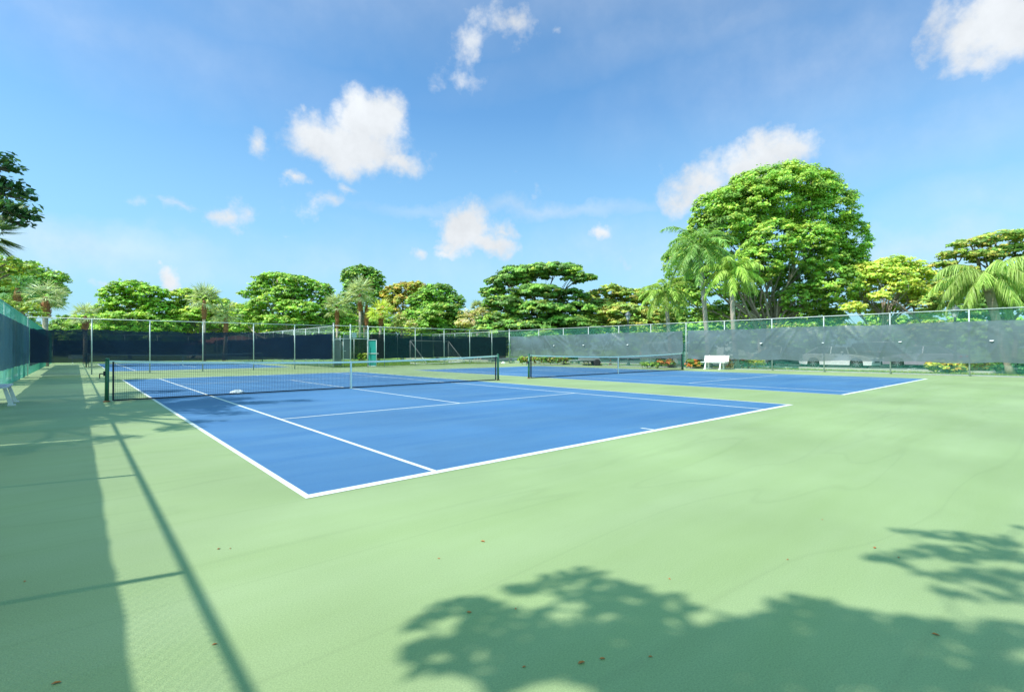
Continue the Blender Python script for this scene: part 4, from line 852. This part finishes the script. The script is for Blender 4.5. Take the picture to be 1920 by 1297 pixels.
# warp the direction a little
wa=N(nt,'ShaderNodeVectorMath',operation='SUBTRACT'); wa.inputs[1].default_value=(.5,.5,.5); L(n1.outputs['Color'],wa.inputs[0])
ws=N(nt,'ShaderNodeVectorMath',operation='SCALE'); ws.inputs['Scale'].default_value=.11; L(wa.outputs[0],ws.inputs[0])
wv=N(nt,'ShaderNodeVectorMath',operation='ADD'); L(tc.outputs['Generated'],wv.inputs[0]); L(ws.outputs[0],wv.inputs[1])
def blobset(lst,src):
    acc=None
    for x,y,a,b_,s in lst:
        d=ray(x,y); k=np.linalg.norm(d); d=d/k; t=np.cross(d,[0,0,1.]); t/=np.linalg.norm(t); u=np.cross(t,d)
        Mr=Matrix(((t[0],u[0],-d[0]),(t[1],u[1],-d[1]),(t[2],u[2],-d[2]))); 
        mp=N(nt,'ShaderNodeMapping',vector_type='TEXTURE'); mp.inputs['Location'].default_value=tuple(d); mp.inputs['Rotation'].default_value=Mr.to_euler('XYZ')
        cosx=1/k
        mp.inputs['Scale'].default_value=(a/F*cosx*1.5,b_/F*cosx*1.5,.35); L(src,mp.inputs[0])
        gr=N(nt,'ShaderNodeTexGradient',gradient_type='SPHERICAL'); L(mp.outputs[0],gr.inputs[0])
        ml=N(nt,'ShaderNodeMath',operation='MULTIPLY'); ml.inputs[1].default_value=s; L(gr.outputs['Fac'],ml.inputs[0])
        if acc is None: acc=ml.outputs[0]
        else:
            ad=N(nt,'ShaderNodeMath',operation='MAXIMUM'); L(acc,ad.inputs[0]); L(ml.outputs[0],ad.inputs[1]); acc=ad.outputs[0]
    return acc
dense=[(655,270,115,62,1.25),(700,235,70,58,1.3),(605,245,70,48,1.0),(740,300,75,35,.9),(575,200,16,34,.55),(645,290,70,50,1.1),
 (862,440,52,56,1.25),(905,462,62,30,1.0),(935,432,40,22,.6),(788,482,30,24,.7),(840,478,40,20,.8),
 (550,343,26,22,.85),(479,283,22,30,.65),(415,405,62,30,.8),(340,388,70,18,.55),(600,390,50,24,.62),(645,362,30,16,.5),(545,430,30,14,.5),
 (1455,283,90,40,.95),(1400,310,90,45,.9),(1320,340,85,55,.85),(1285,375,55,50,.7),(1127,442,28,24,.85),(1180,490,62,40,.5),(1500,265,30,22,.7),
 (1905,35,135,95,1.1),(1850,95,70,30,.6),(322,520,26,32,.95),(195,528,42,20,.7),(225,545,50,20,.5),
 (890,95,55,85,.66),(870,135,58,30,.68),(950,35,100,50,.62),(1040,60,34,20,.6),(965,338,20,18,.45),(1005,350,18,20,.4),(60,95,50,20,.3)]
thin=[(960,-60,1100,110,.42),(200,60,400,90,.35),(1600,120,400,120,.4),(150,465,260,45,.8),(1000,390,260,14,.6),(1720,465,180,45,.8),(1150,480,200,60,.5),(1750,250,260,60,.4),(300,500,300,40,.5),(700,500,400,50,.4),(1400,30,500,50,.3),(1880,370,160,60,.45)]
dn=blobset(dense,wv.outputs[0]); tn=blobset(thin,wv.outputs[0])
nn_=N(nt,'ShaderNodeMapRange'); nn_.inputs[1].default_value=.3; nn_.inputs[2].default_value=.72; nn_.inputs[3].default_value=-.26; nn_.inputs[4].default_value=.26; L(n2.outputs[0],nn_.inputs[0])
ad=N(nt,'ShaderNodeMath',operation='ADD'); L(dn,ad.inputs[0]); L(nn_.outputs[0],ad.inputs[1])
cm=N(nt,'ShaderNodeMapRange',interpolation_type='SMOOTHSTEP'); cm.inputs[1].default_value=.22; cm.inputs[2].default_value=.86; L(ad.outputs[0],cm.inputs[0])
gate=N(nt,'ShaderNodeMapRange'); gate.inputs[1].default_value=.02; gate.inputs[2].default_value=.2; L(dn,gate.inputs[0])
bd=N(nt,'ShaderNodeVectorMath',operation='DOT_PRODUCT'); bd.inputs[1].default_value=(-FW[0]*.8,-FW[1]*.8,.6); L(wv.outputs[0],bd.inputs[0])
rear_fill=N(nt,'ShaderNodeMapRange',interpolation_type='SMOOTHSTEP'); rear_fill.inputs[1].default_value=.35; rear_fill.inputs[2].default_value=.7; rear_fill.inputs[4].default_value=.9; L(bd.outputs['Value'],rear_fill.inputs[0])
cmg=N(nt,'ShaderNodeMath',operation='MULTIPLY'); L(cm.outputs[0],cmg.inputs[0]); L(gate.outputs[0],cmg.inputs[1])
tm=N(nt,'ShaderNodeMath',operation='MULTIPLY'); L(tn,tm.inputs[0]); L(n1.outputs[0],tm.inputs[1])
tm0=N(nt,'ShaderNodeMath',operation='MAXIMUM'); L(cmg.outputs[0],tm0.inputs[0]); L(tm.outputs[0],tm0.inputs[1])
tmm=N(nt,'ShaderNodeMath',operation='MAXIMUM'); L(tm0.outputs[0],tmm.inputs[0]); tmm.inputs[1].default_value=0
# thin veil of vapour toward the horizon
sx=N(nt,'ShaderNodeSeparateXYZ'); L(tc.outputs['Generated'],sx.inputs[0])
hz=N(nt,'ShaderNodeMapRange'); hz.inputs[1].default_value=0; hz.inputs[2].default_value=.42; hz.inputs[3].default_value=.9; hz.inputs[4].default_value=0; L(sx.outputs[2],hz.inputs[0])
SKT=N(nt,'ShaderNodeMix',data_type='RGBA',blend_type='MULTIPLY'); SKT.inputs[0].default_value=1; SKT.inputs[7].default_value=(.66,1.03,1.18,1); L(sk.outputs[0],SKT.inputs[6])
CB=4.8
mh=N(nt,'ShaderNodeMix',data_type='RGBA'); L(hz.outputs[0],mh.inputs[0]); L(SKT.outputs[2],mh.inputs[6]); mh.inputs[7].default_value=(2.0,3.6,4.55,1)
# cloud brightness: varied patch by patch with broad noise
cr_=N(nt,'ShaderNodeMapRange'); cr_.inputs[1].default_value=.35; cr_.inputs[2].default_value=.68; cr_.inputs[3].default_value=.86; cr_.inputs[4].default_value=1.06; L(n1.outputs[0],cr_.inputs[0])
cs=N(nt,'ShaderNodeVectorMath',operation='SCALE'); cs.inputs[0].default_value=(CB*.92,CB*.97,CB*1.02); L(cr_.outputs[0],cs.inputs['Scale'])
mc=N(nt,'ShaderNodeMix',data_type='RGBA'); L(tmm.outputs[0],mc.inputs[0]); L(mh.outputs[2],mc.inputs[6]); L(cs.outputs[0],mc.inputs[7])
mb=N(nt,'ShaderNodeMix',data_type='RGBA'); mb.inputs[7].default_value=(3.0,6.6,5.6,1); L(rear_fill.outputs[0],mb.inputs[0]); L(mc.outputs[2],mb.inputs[6]); L(mb.outputs[2],bg.inputs[0])  # invented bright cyan sky behind the camera, added as fill light
w.cycles.sampling_method='MANUAL'; w.cycles.sample_map_resolution=1024
sc.view_settings.view_transform='Standard'; sc.view_settings.look='None'; sc.view_settings.exposure=.5; sc.view_settings.gamma=1
sc.cycles.max_bounces=8; sc.cycles.transparent_max_bounces=24; sc.cycles.diffuse_bounces=3
